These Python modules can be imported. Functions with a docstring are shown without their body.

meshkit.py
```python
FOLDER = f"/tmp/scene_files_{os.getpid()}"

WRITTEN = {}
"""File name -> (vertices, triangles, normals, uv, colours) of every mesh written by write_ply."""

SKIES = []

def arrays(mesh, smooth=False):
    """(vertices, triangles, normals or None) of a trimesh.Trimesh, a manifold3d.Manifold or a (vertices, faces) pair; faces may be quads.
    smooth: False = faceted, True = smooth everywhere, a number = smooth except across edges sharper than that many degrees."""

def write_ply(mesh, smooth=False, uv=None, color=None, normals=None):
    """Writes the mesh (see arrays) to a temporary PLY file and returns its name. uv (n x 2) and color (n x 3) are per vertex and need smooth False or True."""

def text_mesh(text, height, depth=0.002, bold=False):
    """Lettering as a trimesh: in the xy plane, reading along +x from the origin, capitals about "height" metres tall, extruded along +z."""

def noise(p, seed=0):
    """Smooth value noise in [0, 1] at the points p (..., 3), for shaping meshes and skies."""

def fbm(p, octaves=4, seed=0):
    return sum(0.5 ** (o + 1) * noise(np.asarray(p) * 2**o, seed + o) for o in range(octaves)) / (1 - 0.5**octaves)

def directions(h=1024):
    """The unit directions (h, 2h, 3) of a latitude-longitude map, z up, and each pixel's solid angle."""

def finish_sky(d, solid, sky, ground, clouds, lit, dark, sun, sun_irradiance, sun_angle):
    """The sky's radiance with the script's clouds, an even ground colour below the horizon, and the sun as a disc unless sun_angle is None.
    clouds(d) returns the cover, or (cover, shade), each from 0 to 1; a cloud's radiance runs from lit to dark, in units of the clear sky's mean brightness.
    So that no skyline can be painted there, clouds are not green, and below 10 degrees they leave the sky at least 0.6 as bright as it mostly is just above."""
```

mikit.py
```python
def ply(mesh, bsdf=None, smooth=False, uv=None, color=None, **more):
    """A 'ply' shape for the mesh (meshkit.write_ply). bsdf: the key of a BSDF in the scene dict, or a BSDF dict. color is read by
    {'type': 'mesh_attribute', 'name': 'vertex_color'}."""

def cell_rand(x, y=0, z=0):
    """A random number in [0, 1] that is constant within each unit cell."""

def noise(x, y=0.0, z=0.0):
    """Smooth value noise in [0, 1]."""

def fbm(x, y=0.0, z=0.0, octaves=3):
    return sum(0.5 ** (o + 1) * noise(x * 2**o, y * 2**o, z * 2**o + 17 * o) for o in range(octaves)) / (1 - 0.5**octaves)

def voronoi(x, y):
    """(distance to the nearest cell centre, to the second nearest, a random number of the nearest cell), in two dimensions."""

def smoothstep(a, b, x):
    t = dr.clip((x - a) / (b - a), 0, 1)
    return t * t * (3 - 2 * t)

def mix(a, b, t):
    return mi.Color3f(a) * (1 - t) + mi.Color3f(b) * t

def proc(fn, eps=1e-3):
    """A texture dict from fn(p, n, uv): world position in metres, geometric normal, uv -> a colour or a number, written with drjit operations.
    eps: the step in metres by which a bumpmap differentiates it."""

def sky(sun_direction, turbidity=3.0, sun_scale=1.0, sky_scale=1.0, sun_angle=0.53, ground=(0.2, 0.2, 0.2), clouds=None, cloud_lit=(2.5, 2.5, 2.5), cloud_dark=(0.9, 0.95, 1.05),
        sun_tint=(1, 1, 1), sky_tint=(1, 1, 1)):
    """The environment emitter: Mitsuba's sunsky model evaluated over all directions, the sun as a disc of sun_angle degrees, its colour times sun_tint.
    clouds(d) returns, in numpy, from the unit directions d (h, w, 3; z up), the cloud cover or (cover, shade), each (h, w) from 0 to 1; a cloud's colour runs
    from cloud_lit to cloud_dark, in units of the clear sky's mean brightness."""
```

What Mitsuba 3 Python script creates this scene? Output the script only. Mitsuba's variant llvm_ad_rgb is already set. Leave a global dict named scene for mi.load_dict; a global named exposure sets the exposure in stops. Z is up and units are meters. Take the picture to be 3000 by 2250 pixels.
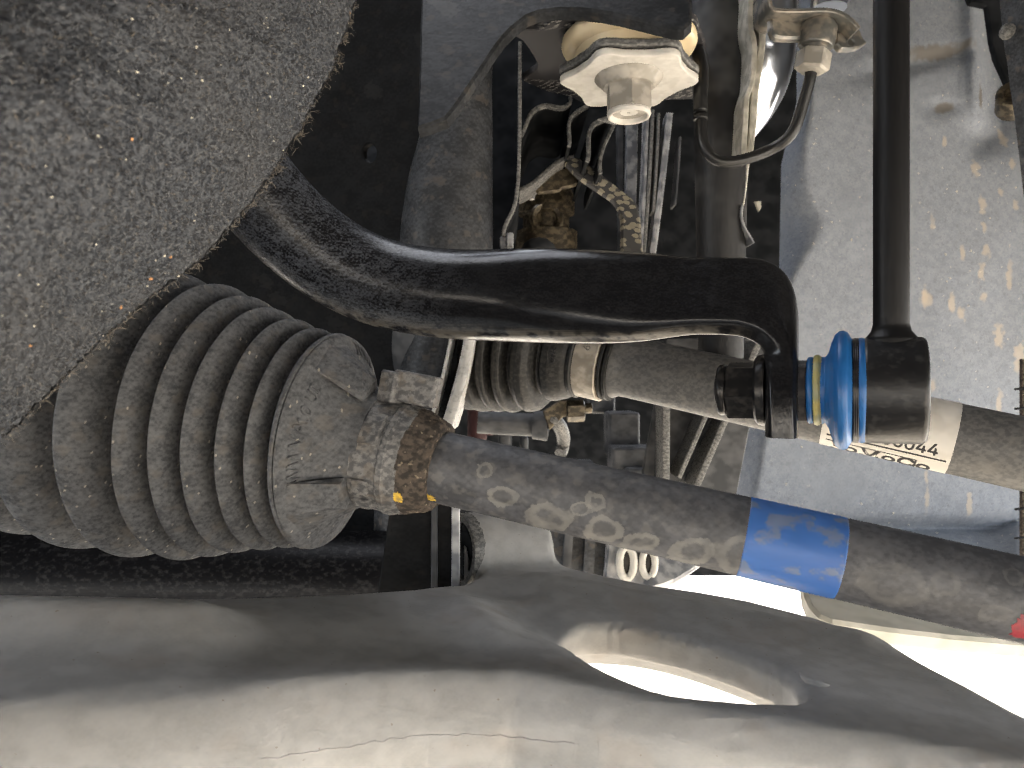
import math
import numpy as np
import drjit as dr
import trimesh
import shapely.geometry as sg
import mitsuba as mi
import mikit
import meshkit
from scipy.interpolate import PchipInterpolator, CubicSpline
from scipy.spatial import cKDTree
from mikit import noise, fbm, voronoi, smoothstep, mix, proc

V = np.array
scene, labels = {}, {}

# ------------------------------------------------------------------ camera, sky, exposure
H = 0.52                      # camera height above the ground
F = 2350.0                    # focal length in pixels of the 3000 px wide photograph
CX, CY = 1500.0, 1125.0
scene['camera'] = {
    'type': 'thinlens', 'fov': 2 * math.degrees(math.atan(1500 / F)), 'fov_axis': 'x',
    'aperture_radius': 0.00055, 'focus_distance': 0.33, 'near_clip': 0.01, 'far_clip': 400.0,
    'to_world': mi.ScalarTransform4f().look_at(origin=[0, 0, H], target=[0, 1, H], up=[0, 0, 1]),
}
scene['sky'] = mikit.sky([0.75, 0.20, 0.50], turbidity=3.0, sun_tint=(0.93, 0.98, 1.08), sky_scale=1.2, ground=(0.3, 0.29, 0.27),
                          clouds=lambda d: np.clip(0.35 + 0.9 * meshkit.fbm(d * 2.6, 4, 3) ** 1.2, 0, 1), cloud_lit=(2.2, 2.2, 2.25), cloud_dark=(1.1, 1.13, 1.18))
exposure = 4.5


def at(px, py, d):
    """The point seen at pixel (px, py) of the photograph, d metres in front of the camera."""
    return V([(px - CX) / F * d, d, H + (CY - py) / F * d])


def ppx(p):
    p = np.asarray(p, float)
    return CX + p[..., 0] / p[..., 1] * F, CY - (p[..., 2] - H) / p[..., 1] * F


# ------------------------------------------------------------------ entry helpers
def numbered(key):
    if key not in scene:
        return key
    i = 1
    while f'{key}_{i:03d}' in scene:
        i += 1
    return f'{key}_{i:03d}'


def put(key, mesh, bsdf, smooth=35, label=None, cat=None, group=None, kind=None, **more):
    key = numbered(key)
    scene[key] = mikit.ply(mesh, bsdf, smooth=smooth, **more)
    say(key, label, cat, group, kind)
    return key


def say(key, label=None, cat=None, group=None, kind=None):
    e = {k: v for k, v in dict(label=label, category=cat, group=group, kind=kind).items() if v}
    if e:
        labels[key] = {**labels.get(key, {}), **e}


def unit(v):
    v = np.asarray(v, float)
    return v / np.maximum(np.linalg.norm(v, axis=-1, keepdims=True), 1e-12)


def cat(*ms):
    return trimesh.util.concatenate([m for m in ms])


def fix(m):
    m = trimesh.Trimesh(m.vertices, m.faces, process=True)
    trimesh.repair.fix_normals(m)
    return m


# ------------------------------------------------------------------ shape helpers
def interp(pts, n, kind='cubic'):
    pts = np.asarray(pts, float)
    s = np.r_[0, np.cumsum(np.linalg.norm(np.diff(pts[:, :3], axis=0), axis=1))]
    u = np.linspace(0, s[-1], n)
    if len(pts) < 3:
        return np.stack([np.interp(u, s, c) for c in pts.T], 1)
    if kind == 'cubic':
        return np.stack([PchipInterpolator(s, c)(u) if i >= 3 else CubicSpline(s, c)(u) for i, c in enumerate(pts.T)], 1)
    return np.stack([np.interp(u, s, c) for c in pts.T], 1)


def grid_faces(n, m, wrap=True):
    i, j = np.meshgrid(np.arange(n - 1), np.arange(m if wrap else m - 1), indexing='ij')
    j2 = (j + 1) % m
    a, b, c, d = i * m + j, i * m + j2, (i + 1) * m + j2, (i + 1) * m + j
    return np.vstack([np.stack([a, b, c], -1).reshape(-1, 3), np.stack([a, c, d], -1).reshape(-1, 3)])


def loft(rings, caps=True):
    """rings (n, m, 3) -> closed tube."""
    n, m = rings.shape[:2]
    v = rings.reshape(-1, 3)
    f = grid_faces(n, m)
    if caps:
        v = np.vstack([v, rings[0].mean(0), rings[-1].mean(0)])
        j = np.arange(m)
        f = np.vstack([f, np.stack([(j + 1) % m, j, j * 0 + n * m], 1),
                       np.stack([(n - 1) * m + j, (n - 1) * m + (j + 1) % m, j * 0 + n * m + 1], 1)])
    return fix(trimesh.Trimesh(v, f, process=False))


def section(m, p=2.0):
    t = np.linspace(0, 2 * np.pi, m, endpoint=False)
    c, s = np.cos(t), np.sin(t)
    return np.sign(c) * np.abs(c) ** (2 / p), np.sign(s) * np.abs(s) ** (2 / p)


def tube(stations, n=60, m=24, up=(0, 0, 1)):
    """stations: (x, y, z, r)"""
    s = interp(stations, n)
    P, r = s[:, :3], s[:, 3]
    t = unit(np.gradient(P, axis=0))
    w = unit(np.asarray(up) - t * (t @ np.asarray(up))[:, None])
    k = np.cross(t, w)
    c, q = section(m)
    R = P[:, None] + r[:, None, None] * (c[None, :, None] * w[:, None] + q[None, :, None] * k[:, None])
    return loft(R)


def frame_of(d, up=(0, 0, 1)):
    d = unit(d)
    u = np.asarray(up, float)
    if abs(d @ u) > 0.95:
        u = V([0, 1.0, 0])
    u = unit(u - d * (d @ u))
    return d, u, np.cross(u, d)     # axis, up, side


def lathe(p0, d, prof, m=64, up=(0, 0, 1), bump=None, ring=False):
    """prof: list of (s, r) along the axis d from p0. bump(S, A, R) -> new R."""
    d, u, w = frame_of(d, up)
    prof = np.asarray(prof, float)
    if ring:
        prof = np.vstack([prof, prof[:1]])
    a = np.linspace(0, 2 * np.pi, m, endpoint=False)
    S, A = np.meshgrid(prof[:, 0], a, indexing='ij')
    R = np.repeat(prof[:, 1:2], m, 1)
    if bump is not None:
        R = bump(S, A, R)
    P = p0 + S[..., None] * d + R[..., None] * (np.cos(A)[..., None] * u + np.sin(A)[..., None] * w)
    return loft(P, not ring)


def rounded_profile(s0, s1, r, b, k=5):
    """closed cylinder profile with edges rounded by b"""
    q = np.linspace(0, np.pi / 2, k)
    a = [(s0 + b - b * np.cos(x), r - b + b * np.sin(x)) for x in q]
    e = [(s1 - b + b * np.sin(x), r - b + b * np.cos(x)) for x in q]
    return [(s0, 1e-4)] + a + e + [(s1, 1e-4)]


def hexagon(p0, d, s0, s1, r, b=0.0008, up=(0, 0, 1), rot=0.0, sides=6):
    """a hexagonal nut or bolt head with chamfered ends"""
    d, u, w = frame_of(d, up)
    a = np.linspace(0, 2 * np.pi, sides, endpoint=False) + rot
    rings = []
    for s, q in ((s0, r - 2 * b), (s0 + b, r), (s1 - b, r), (s1, r - 2 * b)):
        rings.append(p0 + s * d + q * (np.cos(a)[:, None] * u + np.sin(a)[:, None] * w))
    return loft(np.array(rings))


def densify(pts, step):
    pts = np.asarray(pts, float)
    out = []
    for a, b in zip(pts, np.roll(pts, -1, 0)):
        n = max(1, int(np.linalg.norm(b - a) / step))
        out += [a + (b - a) * i / n for i in range(n)]
    return V(out)


def smooth_poly(pts, n=120):
    pts = np.asarray(pts, float)
    c = np.vstack([pts, pts[:1]])
    s = np.r_[0, np.cumsum(np.linalg.norm(np.diff(c, axis=0), axis=1))]
    return CubicSpline(s, c, bc_type='periodic')(np.linspace(0, s[-1], n, endpoint=False))


def round_poly(pts, r, seg=5):
    """corner rounding by r (same units)"""
    pts = np.asarray(pts, float)
    out = []
    for i, p in enumerate(pts):
        a, b = pts[i - 1] - p, pts[(i + 1) % len(pts)] - p
        la, lb = np.linalg.norm(a), np.linalg.norm(b)
        q = min(r, la * 0.45, lb * 0.45)
        A, B = p + a / la * q, p + b / lb * q
        for t in np.linspace(0, 1, seg):
            out.append((1 - t) ** 2 * A + 2 * t * (1 - t) * p + t * t * B)
    return V(out)


def slab(poly, thick, origin, u, v, bevel=0.0006, holes=()):
    """extrude a 2d polygon (metres, in the u,v basis at origin) along -(u x v) by thick, with beveled rims"""
    n = np.cross(u, v)
    P = sg.Polygon(poly, holes).buffer(0)
    if P.geom_type != 'Polygon':
        P = max(P.geoms, key=lambda g: g.area)
    P = sg.polygon.orient(P)

    def layer(ring, z, inset):
        r = np.asarray(ring.coords)[:-1]
        e = unit(np.roll(r, -1, 0) - r)
        nn = np.stack([-e[:, 1], e[:, 0]], 1)
        nv = unit(nn + np.roll(nn, 1, 0))
        return np.c_[r + nv * inset, np.full(len(r), z)]

    verts, faces, at_ = [], [], 0
    cap_v, cap_f = None, None
    rings = [P.exterior] + list(P.interiors)
    tops, bots = [], []
    for ring in rings:
        ls = [layer(ring, 0, bevel), layer(ring, -bevel, 0), layer(ring, -thick + bevel, 0), layer(ring, -thick, bevel)]
        m = len(ls[0])
        verts.append(np.vstack(ls))
        faces.append(grid_faces(4, m) + at_)
        tops.append(at_ + np.arange(m))
        bots.append(at_ + 3 * m + np.arange(m))
        at_ += 4 * m
    vv = np.vstack(verts)
    import mapbox_earcut
    for idx, flip in ((tops, False), (bots, True)):
        allidx = np.concatenate(idx)
        ends = np.cumsum([len(x) for x in idx]).astype(np.uint32)
        tri = mapbox_earcut.triangulate_float64(np.ascontiguousarray(vv[allidx][:, :2]), ends).reshape(-1, 3)
        t = allidx[tri]
        faces.append(t[:, ::-1] if flip else t)
    w = origin + vv[:, :1] * u + vv[:, 1:2] * v + vv[:, 2:3] * n
    return fix(trimesh.Trimesh(w, np.vstack(faces), process=False))


def plane_of(d):
    """a plane facing the camera: constant depth, or three (px, py, d) points"""
    if np.isscalar(d):
        return V([0, d, H]), V([0, -1.0, 0])
    a, b, c = (at(*q) for q in d)
    n = unit(np.cross(b - a, c - a))
    return a, n if n[1] < 0 else -n


def onto(px, py, o, n):
    r = V([(px - CX) / F, 1.0, (CY - py) / F])
    c = V([0, 0, H])
    return c + r * (((o - c) @ n) / (r @ n))


def plate(outline, d, thick, bevel=0.0006, rounding=0, holes=(), smooth=False):
    """flat piece whose front face has this outline (pixels), on the plane d"""
    o, n = plane_of(d)
    u = unit(np.cross([0, 0, 1.0], n)) * 1.0
    u = u if u[0] > 0 else -u
    v = np.cross(n, u)

    def loc(pts):
        w = V([onto(x, y, o, n) for x, y in pts]) - o
        return np.c_[w @ u, w @ v]

    out = round_poly(outline, rounding) if rounding else (smooth_poly(outline) if smooth else V(outline, float))
    return slab(loc(out), thick, o, u, v, bevel, [loc(h) for h in holes])


def edge_sheet(path, d0, d1, t, n=40, shift=(0, 0), kind='cubic'):
    """sheet metal standing edge-on: the polyline (pixels, at depth d0) run back to depth d1; thickness t metres"""
    s = interp(V([at(x, y, d0) for x, y in path]), n, kind)
    q = s[:, [0, 2]]
    tg = unit(np.gradient(q, axis=0))
    nn = np.stack([-tg[:, 1], tg[:, 0]], 1) * t / 2
    poly = np.vstack([q + nn, (q - nn)[::-1]])
    back = V([shift[0], d1 - d0, shift[1]])
    b = min(0.0005, t * 0.25)
    rings = []
    c = poly
    m = len(poly)
    ctr = np.vstack([q, q[::-1]])
    for y, k in ((0, 0.55), (b, 1.0)):
        pp = ctr + (poly - ctr) * k
        rings.append(np.c_[pp[:, 0], np.full(m, d0 + y), pp[:, 1]])
    pp = poly
    rings.append(np.c_[pp[:, 0], np.full(m, d0), pp[:, 1]] + back)
    R = V(rings)
    f = grid_faces(3, m)
    k = np.arange(n - 1)
    cap = np.vstack([np.stack([k, k + 1, m - 2 - k], 1), np.stack([k, m - 2 - k, m - 1 - k], 1)])
    f = np.vstack([f, cap, cap[:, ::-1] + 2 * m])
    return fix(trimesh.Trimesh(R.reshape(-1, 3), f, process=False))


def rbox(c, ex, r=0.002, axes=None):
    """box with rounded edges; c centre, ex full extents, axes 3x3 rows"""
    b = trimesh.creation.box(V(ex) - 2 * r).subdivide().subdivide()
    s = trimesh.creation.icosphere(2, r)
    v = np.vstack([(V(ex) / 2 - r) * V([i, j, k]) + s.vertices for i in (-1, 1) for j in (-1, 1) for k in (-1, 1)])
    h = trimesh.convex.convex_hull(v)
    A = np.eye(3) if axes is None else np.asarray(axes)
    h.vertices = h.vertices @ A + c
    return h


def sheet(outline, depth, thick, step=14, wave=None, jag=0.0, seed=1):
    """a curved sheet: pixel outline, depth(px, py) -> metres; given real thickness along its normals"""
    poly = sg.Polygon(outline)
    ring = densify(outline, step)
    rng = np.random.default_rng(seed)
    if jag:
        ring = ring + rng.normal(0, jag, ring.shape)
    x0, y0, x1, y1 = poly.bounds
    gx, gy = np.meshgrid(np.arange(x0, x1, step), np.arange(y0, y1, step * 0.87))
    gx = gx + (np.arange(len(gx)) % 2)[:, None] * step / 2
    pts = np.c_[gx.ravel(), gy.ravel()]
    import shapely
    rp = sg.Polygon(ring).buffer(0)
    inside = shapely.contains_xy(rp, pts[:, 0], pts[:, 1])
    pts = pts[inside]
    dist, _ = cKDTree(ring).query(pts)
    pts = pts[dist > step * 0.6]
    allp = np.vstack([ring, pts])
    from scipy.spatial import Delaunay
    tri = Delaunay(allp).simplices
    cen = allp[tri].mean(1)
    tri = tri[shapely.contains_xy(rp, cen[:, 0], cen[:, 1])]
    d = depth(allp[:, 0], allp[:, 1])
    P = np.c_[(allp[:, 0] - CX) / F * d, d, H + (CY - allp[:, 1]) / F * d]
    m = trimesh.Trimesh(P, tri, process=False)
    a, b, c = P[tri[:, 0]], P[tri[:, 1]], P[tri[:, 2]]
    fn = np.cross(b - a, c - a)
    flip = (fn * ((a + b + c) / 3 - V([0, 0, H]))).sum(1) > 0
    tri[flip] = tri[flip][:, ::-1]
    fn[flip] *= -1
    N = np.zeros_like(P)
    for k in range(3):
        np.add.at(N, tri[:, k], fn)
    N = unit(N)
    nb, nr = len(P), len(ring)
    j = np.arange(nr)
    j2 = (j + 1) % nr
    side = np.vstack([np.stack([j, j2, j2 + nb], 1), np.stack([j, j2 + nb, j + nb], 1)])
    m = trimesh.Trimesh(np.vstack([P, P - N * thick]), np.vstack([tri, tri[:, ::-1] + nb, side]), process=False)
    trimesh.repair.fix_normals(m)
    return m, P, N, tri


def march(fn, lo, hi, h):
    """marching tetrahedra of fn(P) < 0 over a box"""
    ax = [np.arange(a, b + h, h) for a, b in zip(lo, hi)]
    n = [len(a) for a in ax]
    G = np.stack(np.meshgrid(*ax, indexing='ij'), -1)
    val = fn(G.reshape(-1, 3))
    idx = np.arange(np.prod(n)).reshape(n)
    c = [idx[i:n[0] - 1 + i, j:n[1] - 1 + j, k:n[2] - 1 + k].ravel() for i in (0, 1) for j in (0, 1) for k in (0, 1)]
    C = np.stack(c, 1)
    mn, mx = val[C].min(1), val[C].max(1)
    C = C[(mn < 0) & (mx >= 0)]
    tets = [(0, 1, 3, 7), (0, 3, 2, 7), (0, 2, 6, 7), (0, 6, 4, 7), (0, 4, 5, 7), (0, 5, 1, 7)]
    T4 = np.vstack([C[:, t] for t in tets])
    X = G.reshape(-1, 3)
    ins = val[T4] < 0
    cnt = ins.sum(1)
    tris = []

    order = np.argsort(~ins, axis=1, kind='stable')
    S = np.take_along_axis(T4, order, 1)
    one, two, three = S[cnt == 1], S[cnt == 2], S[cnt == 3]
    E = lambda q, a, b: np.stack([q[:, a], q[:, b]], 1)
    tris.append(np.stack([E(one, 0, 1), E(one, 0, 2), E(one, 0, 3)], 1))
    tris.append(np.stack([E(three, 3, 0), E(three, 3, 1), E(three, 3, 2)], 1))
    tris.append(np.stack([E(two, 0, 2), E(two, 0, 3), E(two, 1, 3)], 1))
    tris.append(np.stack([E(two, 0, 2), E(two, 1, 3), E(two, 1, 2)], 1))
    E_ = np.sort(np.vstack(tris).reshape(-1, 2), 1)
    key, inv = np.unique(E_[:, 0].astype(np.int64) * len(X) + E_[:, 1], return_inverse=True)
    a, b = key // len(X), key % len(X)
    va, vb = val[a], val[b]
    t = np.clip(va / (va - vb), 0.02, 0.98)[:, None]
    m = trimesh.Trimesh(X[a] * (1 - t) + X[b] * t, inv.reshape(-1, 3), process=False)
    m.update_faces(m.nondegenerate_faces())
    # orient outwards with the gradient of fn
    cen, fnrm = m.triangles_center, np.cross(m.triangles[:, 1] - m.triangles[:, 0], m.triangles[:, 2] - m.triangles[:, 0])
    e = h * 0.5
    un = unit(fnrm)
    s = fn(cen + un * e) - fn(cen - un * e)
    f = np.array(m.faces)
    f[s < 0] = f[s < 0][:, ::-1]
    m = trimesh.Trimesh(m.vertices, f, process=False)
    trimesh.smoothing.filter_taubin(m, iterations=12)
    return m


def smin(a, b, k):
    h = np.clip(0.5 + 0.5 * (b - a) / k, 0, 1)
    return b * (1 - h) + a * h - k * h * (1 - h)


# ------------------------------------------------------------------ materials
def principled(key, col, rough=0.5, metal=0.0, bump=None, bscale=0.001, eps=4e-4, spec=0.5, coat=0.0, coat_gloss=0.9):
    def slot(x):
        if callable(x):
            return proc(x, eps)
        if isinstance(x, (tuple, list)):
            return {'type': 'rgb', 'value': list(x)}
        return x
    b = {'type': 'principled', 'base_color': slot(col), 'roughness': slot(rough), 'metallic': slot(metal), 'specular': spec}
    if coat:
        b['clearcoat'], b['clearcoat_gloss'] = coat, coat_gloss
    if bump is not None:
        b = {'type': 'bumpmap', 'nested': b, 'arbitrary': proc(bump, eps), 'scale': bscale}
    scene[key] = {'type': 'twosided', 'nested': b}


def C3(*v):
    return mi.Color3f(*v)


def speck(p, s, lo, hi, oct=3):
    return smoothstep(lo, hi, fbm(p.x * s, p.y * s, p.z * s, oct))


def vor3(p, s):
    """a cheap blotch field on any surface: voronoi of two skewed coordinates"""
    return voronoi(p.x * s + p.y * s * 0.71 + 3.1, p.z * s - p.y * s * 0.63)


def f_felt(p, n, uv):
    a = fbm(p.x * 1500, p.y * 1500, p.z * 1500, 2)
    b = fbm(p.x * 720, p.y * 720, p.z * 720, 3)
    w = smoothstep(0.70, 0.86, fbm(p.x * 900 + 9, p.y * 900, p.z * 900, 2))
    warm = smoothstep(0.40, 0.70, fbm(p.x * 34, p.y * 34, p.z * 34, 3))
    c = mix(C3(0.028, 0.031, 0.037), C3(0.088, 0.094, 0.105), smoothstep(0.36, 0.64, a * 0.5 + b * 0.5))
    c = mix(c, C3(0.095, 0.092, 0.090), warm * 0.2)
    return mix(c, C3(0.30, 0.29, 0.28), w * 0.45)


principled('felt_dark', f_felt, 1.0, bump=lambda p, n, uv: fbm(p.x * 1000, p.y * 1000, p.z * 1000, 2), bscale=0.0016, eps=2e-4, spec=0.1)
principled('fibre_grey', (0.15, 0.155, 0.165), 0.9, spec=0.2)
principled('fibre_dark', (0.035, 0.034, 0.035), 0.9, spec=0.2)
principled('fibre_tan', (0.17, 0.15, 0.125), 0.9, spec=0.2)
principled('grit_pale', (0.62, 0.58, 0.50), 0.6)
principled('grit_orange', (0.55, 0.28, 0.13), 0.6)


def f_rubber_dust(p, n, uv):
    a = fbm(p.x * 950, p.y * 950, p.z * 950, 3)
    b = fbm(p.x * 190 + 5, p.y * 190, p.z * 190, 3)
    c = mix(C3(0.031, 0.033, 0.037), C3(0.090, 0.092, 0.096), smoothstep(0.25, 0.75, a * 0.6 + b * 0.4))
    c = mix(c, C3(0.100, 0.088, 0.074), smoothstep(0.54, 0.74, fbm(p.x * 260, p.y * 260 + 3, p.z * 260, 3)) * 0.4)
    f1, f2, r = vor3(p, 420)
    dot = smoothstep(0.26, 0.10, f1) * smoothstep(0.93, 0.97, r)
    return mix(c, C3(0.30, 0.27, 0.22), dot * 0.7)


principled('rubber_dusty', f_rubber_dust, 0.75, bump=lambda p, n, uv: fbm(p.x * 900, p.y * 900, p.z * 900, 2), bscale=0.0003, eps=2e-4, spec=0.35)


def f_clamp(p, n, uv):
    a = fbm(p.x * 700, p.y * 700, p.z * 700, 3)
    c = mix(C3(0.055, 0.055, 0.057), C3(0.140, 0.137, 0.133), smoothstep(0.32, 0.70, a))
    return mix(c, C3(0.115, 0.096, 0.076), smoothstep(0.52, 0.68, fbm(p.x * 240, p.y * 240, p.z * 240 + 7, 3)) * 0.5)


principled('clamp_dusty', f_clamp, 0.6, bump=lambda p, n, uv: fbm(p.x * 500, p.y * 500, p.z * 500, 2), bscale=0.0005)


def f_rust(p, n, uv):
    a = fbm(p.x * 650, p.y * 650, p.z * 650, 3)
    c = mix(C3(0.030, 0.026, 0.023), C3(0.072, 0.058, 0.047), smoothstep(0.34, 0.66, a))
    return mix(c, C3(0.26, 0.215, 0.16), smoothstep(0.68, 0.80, fbm(p.x * 620, p.y * 620, p.z * 620 + 7, 2)) * 0.6)


principled('rust_dirt', f_rust, 0.9, bump=lambda p, n, uv: fbm(p.x * 500, p.y * 500, p.z * 500, 3), bscale=0.0016, spec=0.2)

ROD_D = lambda px: 0.2625 / (1 + 0.26 * (px - CX) / F)
ROD_Y = lambda px: 1436 + 0.228 * (px - 1588)
rod_at = lambda px, dy=0.0: at(px, ROD_Y(px) + dy, ROD_D(px))
STAINS = [(1468, 28, 30), (1602, 62, 44), (1762, 62, 40), (1858, 72, 34), (2000, 70, 44), (1740, -20, 22), (2150, 40, 60), (2560, 30, 60), (2700, -10, 34), (2840, 40, 30), (1690, 10, 16), (1420, -30, 20), (2380, -40, 30), (2900, -70, 18)]
STAIN3 = []
for px_, dy_, r_ in STAINS:
    q_ = rod_at(px_, dy_)
    STAIN3.append((q_[0], q_[2], r_ / F * ROD_D(px_)))


def f_rod(p, n, uv):
    a = fbm(p.x * 650, p.y * 650, p.z * 650, 3)
    b = fbm(p.x * 120, p.y * 120, p.z * 120 + 2, 3)
    fade = smoothstep(0.10, 0.0, p.x)
    c = mix(C3(0.038, 0.039, 0.043), C3(0.072, 0.073, 0.079), smoothstep(0.32, 0.70, a * 0.5 + b * 0.5))
    c = mix(c, C3(0.14, 0.132, 0.122), smoothstep(0.50, 0.70, fbm(p.x * 300 + 4, p.y * 300, p.z * 300, 3)) * (0.06 + 0.34 * fade))
    wx = (noise(p.x * 260, p.z * 260, 3) - 0.5) * 0.0022 + (noise(p.x * 1100, p.z * 1100, 8) - 0.5) * 0.0008
    front = smoothstep(0.2, -0.3, n.y)
    for x, z, r in STAIN3:
        e = dr.sqrt(dr.square((p.x - x) * 0.72) + dr.square(p.z - z)) + wx
        ring = smoothstep(r * 1.08, r * 0.95, e) * smoothstep(r * 0.42, r * 0.72, e)
        fill = smoothstep(r, r * 0.6, e) * 0.30
        c = mix(c, C3(0.185, 0.178, 0.162), (ring * 0.65 + fill * 0.6) * front * (0.45 + 0.55 * noise(p.x * 420, p.z * 420, 5)) * (0.3 + 0.7 * smoothstep(0.10, 0.05, p.x)))
    return c


principled('rod_dusty', f_rod, 0.55, bump=lambda p, n, uv: fbm(p.x * 420, p.y * 420, p.z * 420, 3), bscale=0.0004)


def f_blueband(p, n, uv):
    s = smoothstep(0.50, 0.66, fbm(p.x * 210 + 3, p.y * 210, p.z * 210, 4))
    c = mix(C3(0.026, 0.085, 0.27), C3(0.040, 0.120, 0.34), fbm(p.x * 60, p.y * 60, p.z * 60, 2))
    return mix(c, C3(0.13, 0.15, 0.19), s * 0.75)


principled('paint_blue', f_blueband, 0.45)
principled('paint_red', lambda p, n, uv: mix(C3(0.24, 0.026, 0.035), C3(0.14, 0.045, 0.05), speck(p, 240, 0.4, 0.7)), 0.5)
principled('paint_yellow', lambda p, n, uv: mix(C3(0.62, 0.40, 0.05), C3(0.30, 0.2, 0.06), speck(p, 420, 0.45, 0.7)), 0.6)


def f_bar(p, n, uv):
    dusty = smoothstep(-0.005, -0.075, p.x)
    a = fbm(p.x * 1300, p.y * 1300, p.z * 1300, 3)
    b = fbm(p.x * 220, p.y * 220, p.z * 220, 3)
    g = smoothstep(0.36, 0.68, a * 0.65 + b * 0.35)
    c = mix(C3(0.005, 0.005, 0.006), C3(0.010, 0.010, 0.011), g)
    c = mix(c, C3(0.085, 0.093, 0.110), g * (0.02 + 0.55 * dusty * (1 - 0.5 * smoothstep(-0.09, -0.12, p.x))))
    under = smoothstep(-0.60, -0.95, n.z)
    c = mix(c, C3(0.20, 0.18, 0.15), under * smoothstep(0.3, 0.6, b) * 0.45)
    f1, f2, r = voronoi(p.x * 75 + 2, p.z * 75 + p.y * 20)
    ring = smoothstep(0.40, 0.36, f1) * smoothstep(0.24, 0.32, f1) * smoothstep(0.72, 0.8, r)
    return mix(c, C3(0.16, 0.16, 0.16), ring * 0.07 * dusty)


principled('bar_gloss', f_bar, lambda p, n, uv: 0.18 + 0.06 * smoothstep(-0.005, -0.075, p.x) + 0.10 * speck(p, 700, 0.4, 0.7),
           bump=lambda p, n, uv: fbm(p.x * 1200, p.y * 1200, p.z * 1200, 2) * (0.2 + smoothstep(0.0, -0.07, p.x)), bscale=0.00008, eps=2e-4, spec=0.38)
principled('tube_gloss', lambda p, n, uv: mix(C3(0.005, 0.005, 0.006), C3(0.020, 0.020, 0.021), speck(p, 500, 0.45, 0.8)), 0.36, spec=0.15)
principled('black_satin', lambda p, n, uv: mix(C3(0.006, 0.006, 0.007), C3(0.022, 0.022, 0.022), speck(p, 380, 0.5, 0.8)), 0.38,
           bump=lambda p, n, uv: fbm(p.x * 800, p.y * 800, p.z * 800, 2), bscale=0.0001, eps=2e-4)
principled('rod_black', (0.005, 0.005, 0.0055), 0.42, spec=0.3)
principled('nut_black', lambda p, n, uv: mix(C3(0.010, 0.010, 0.011), C3(0.035, 0.032, 0.030), speck(p, 300, 0.4, 0.75)), 0.32, metal=0.35)
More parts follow.
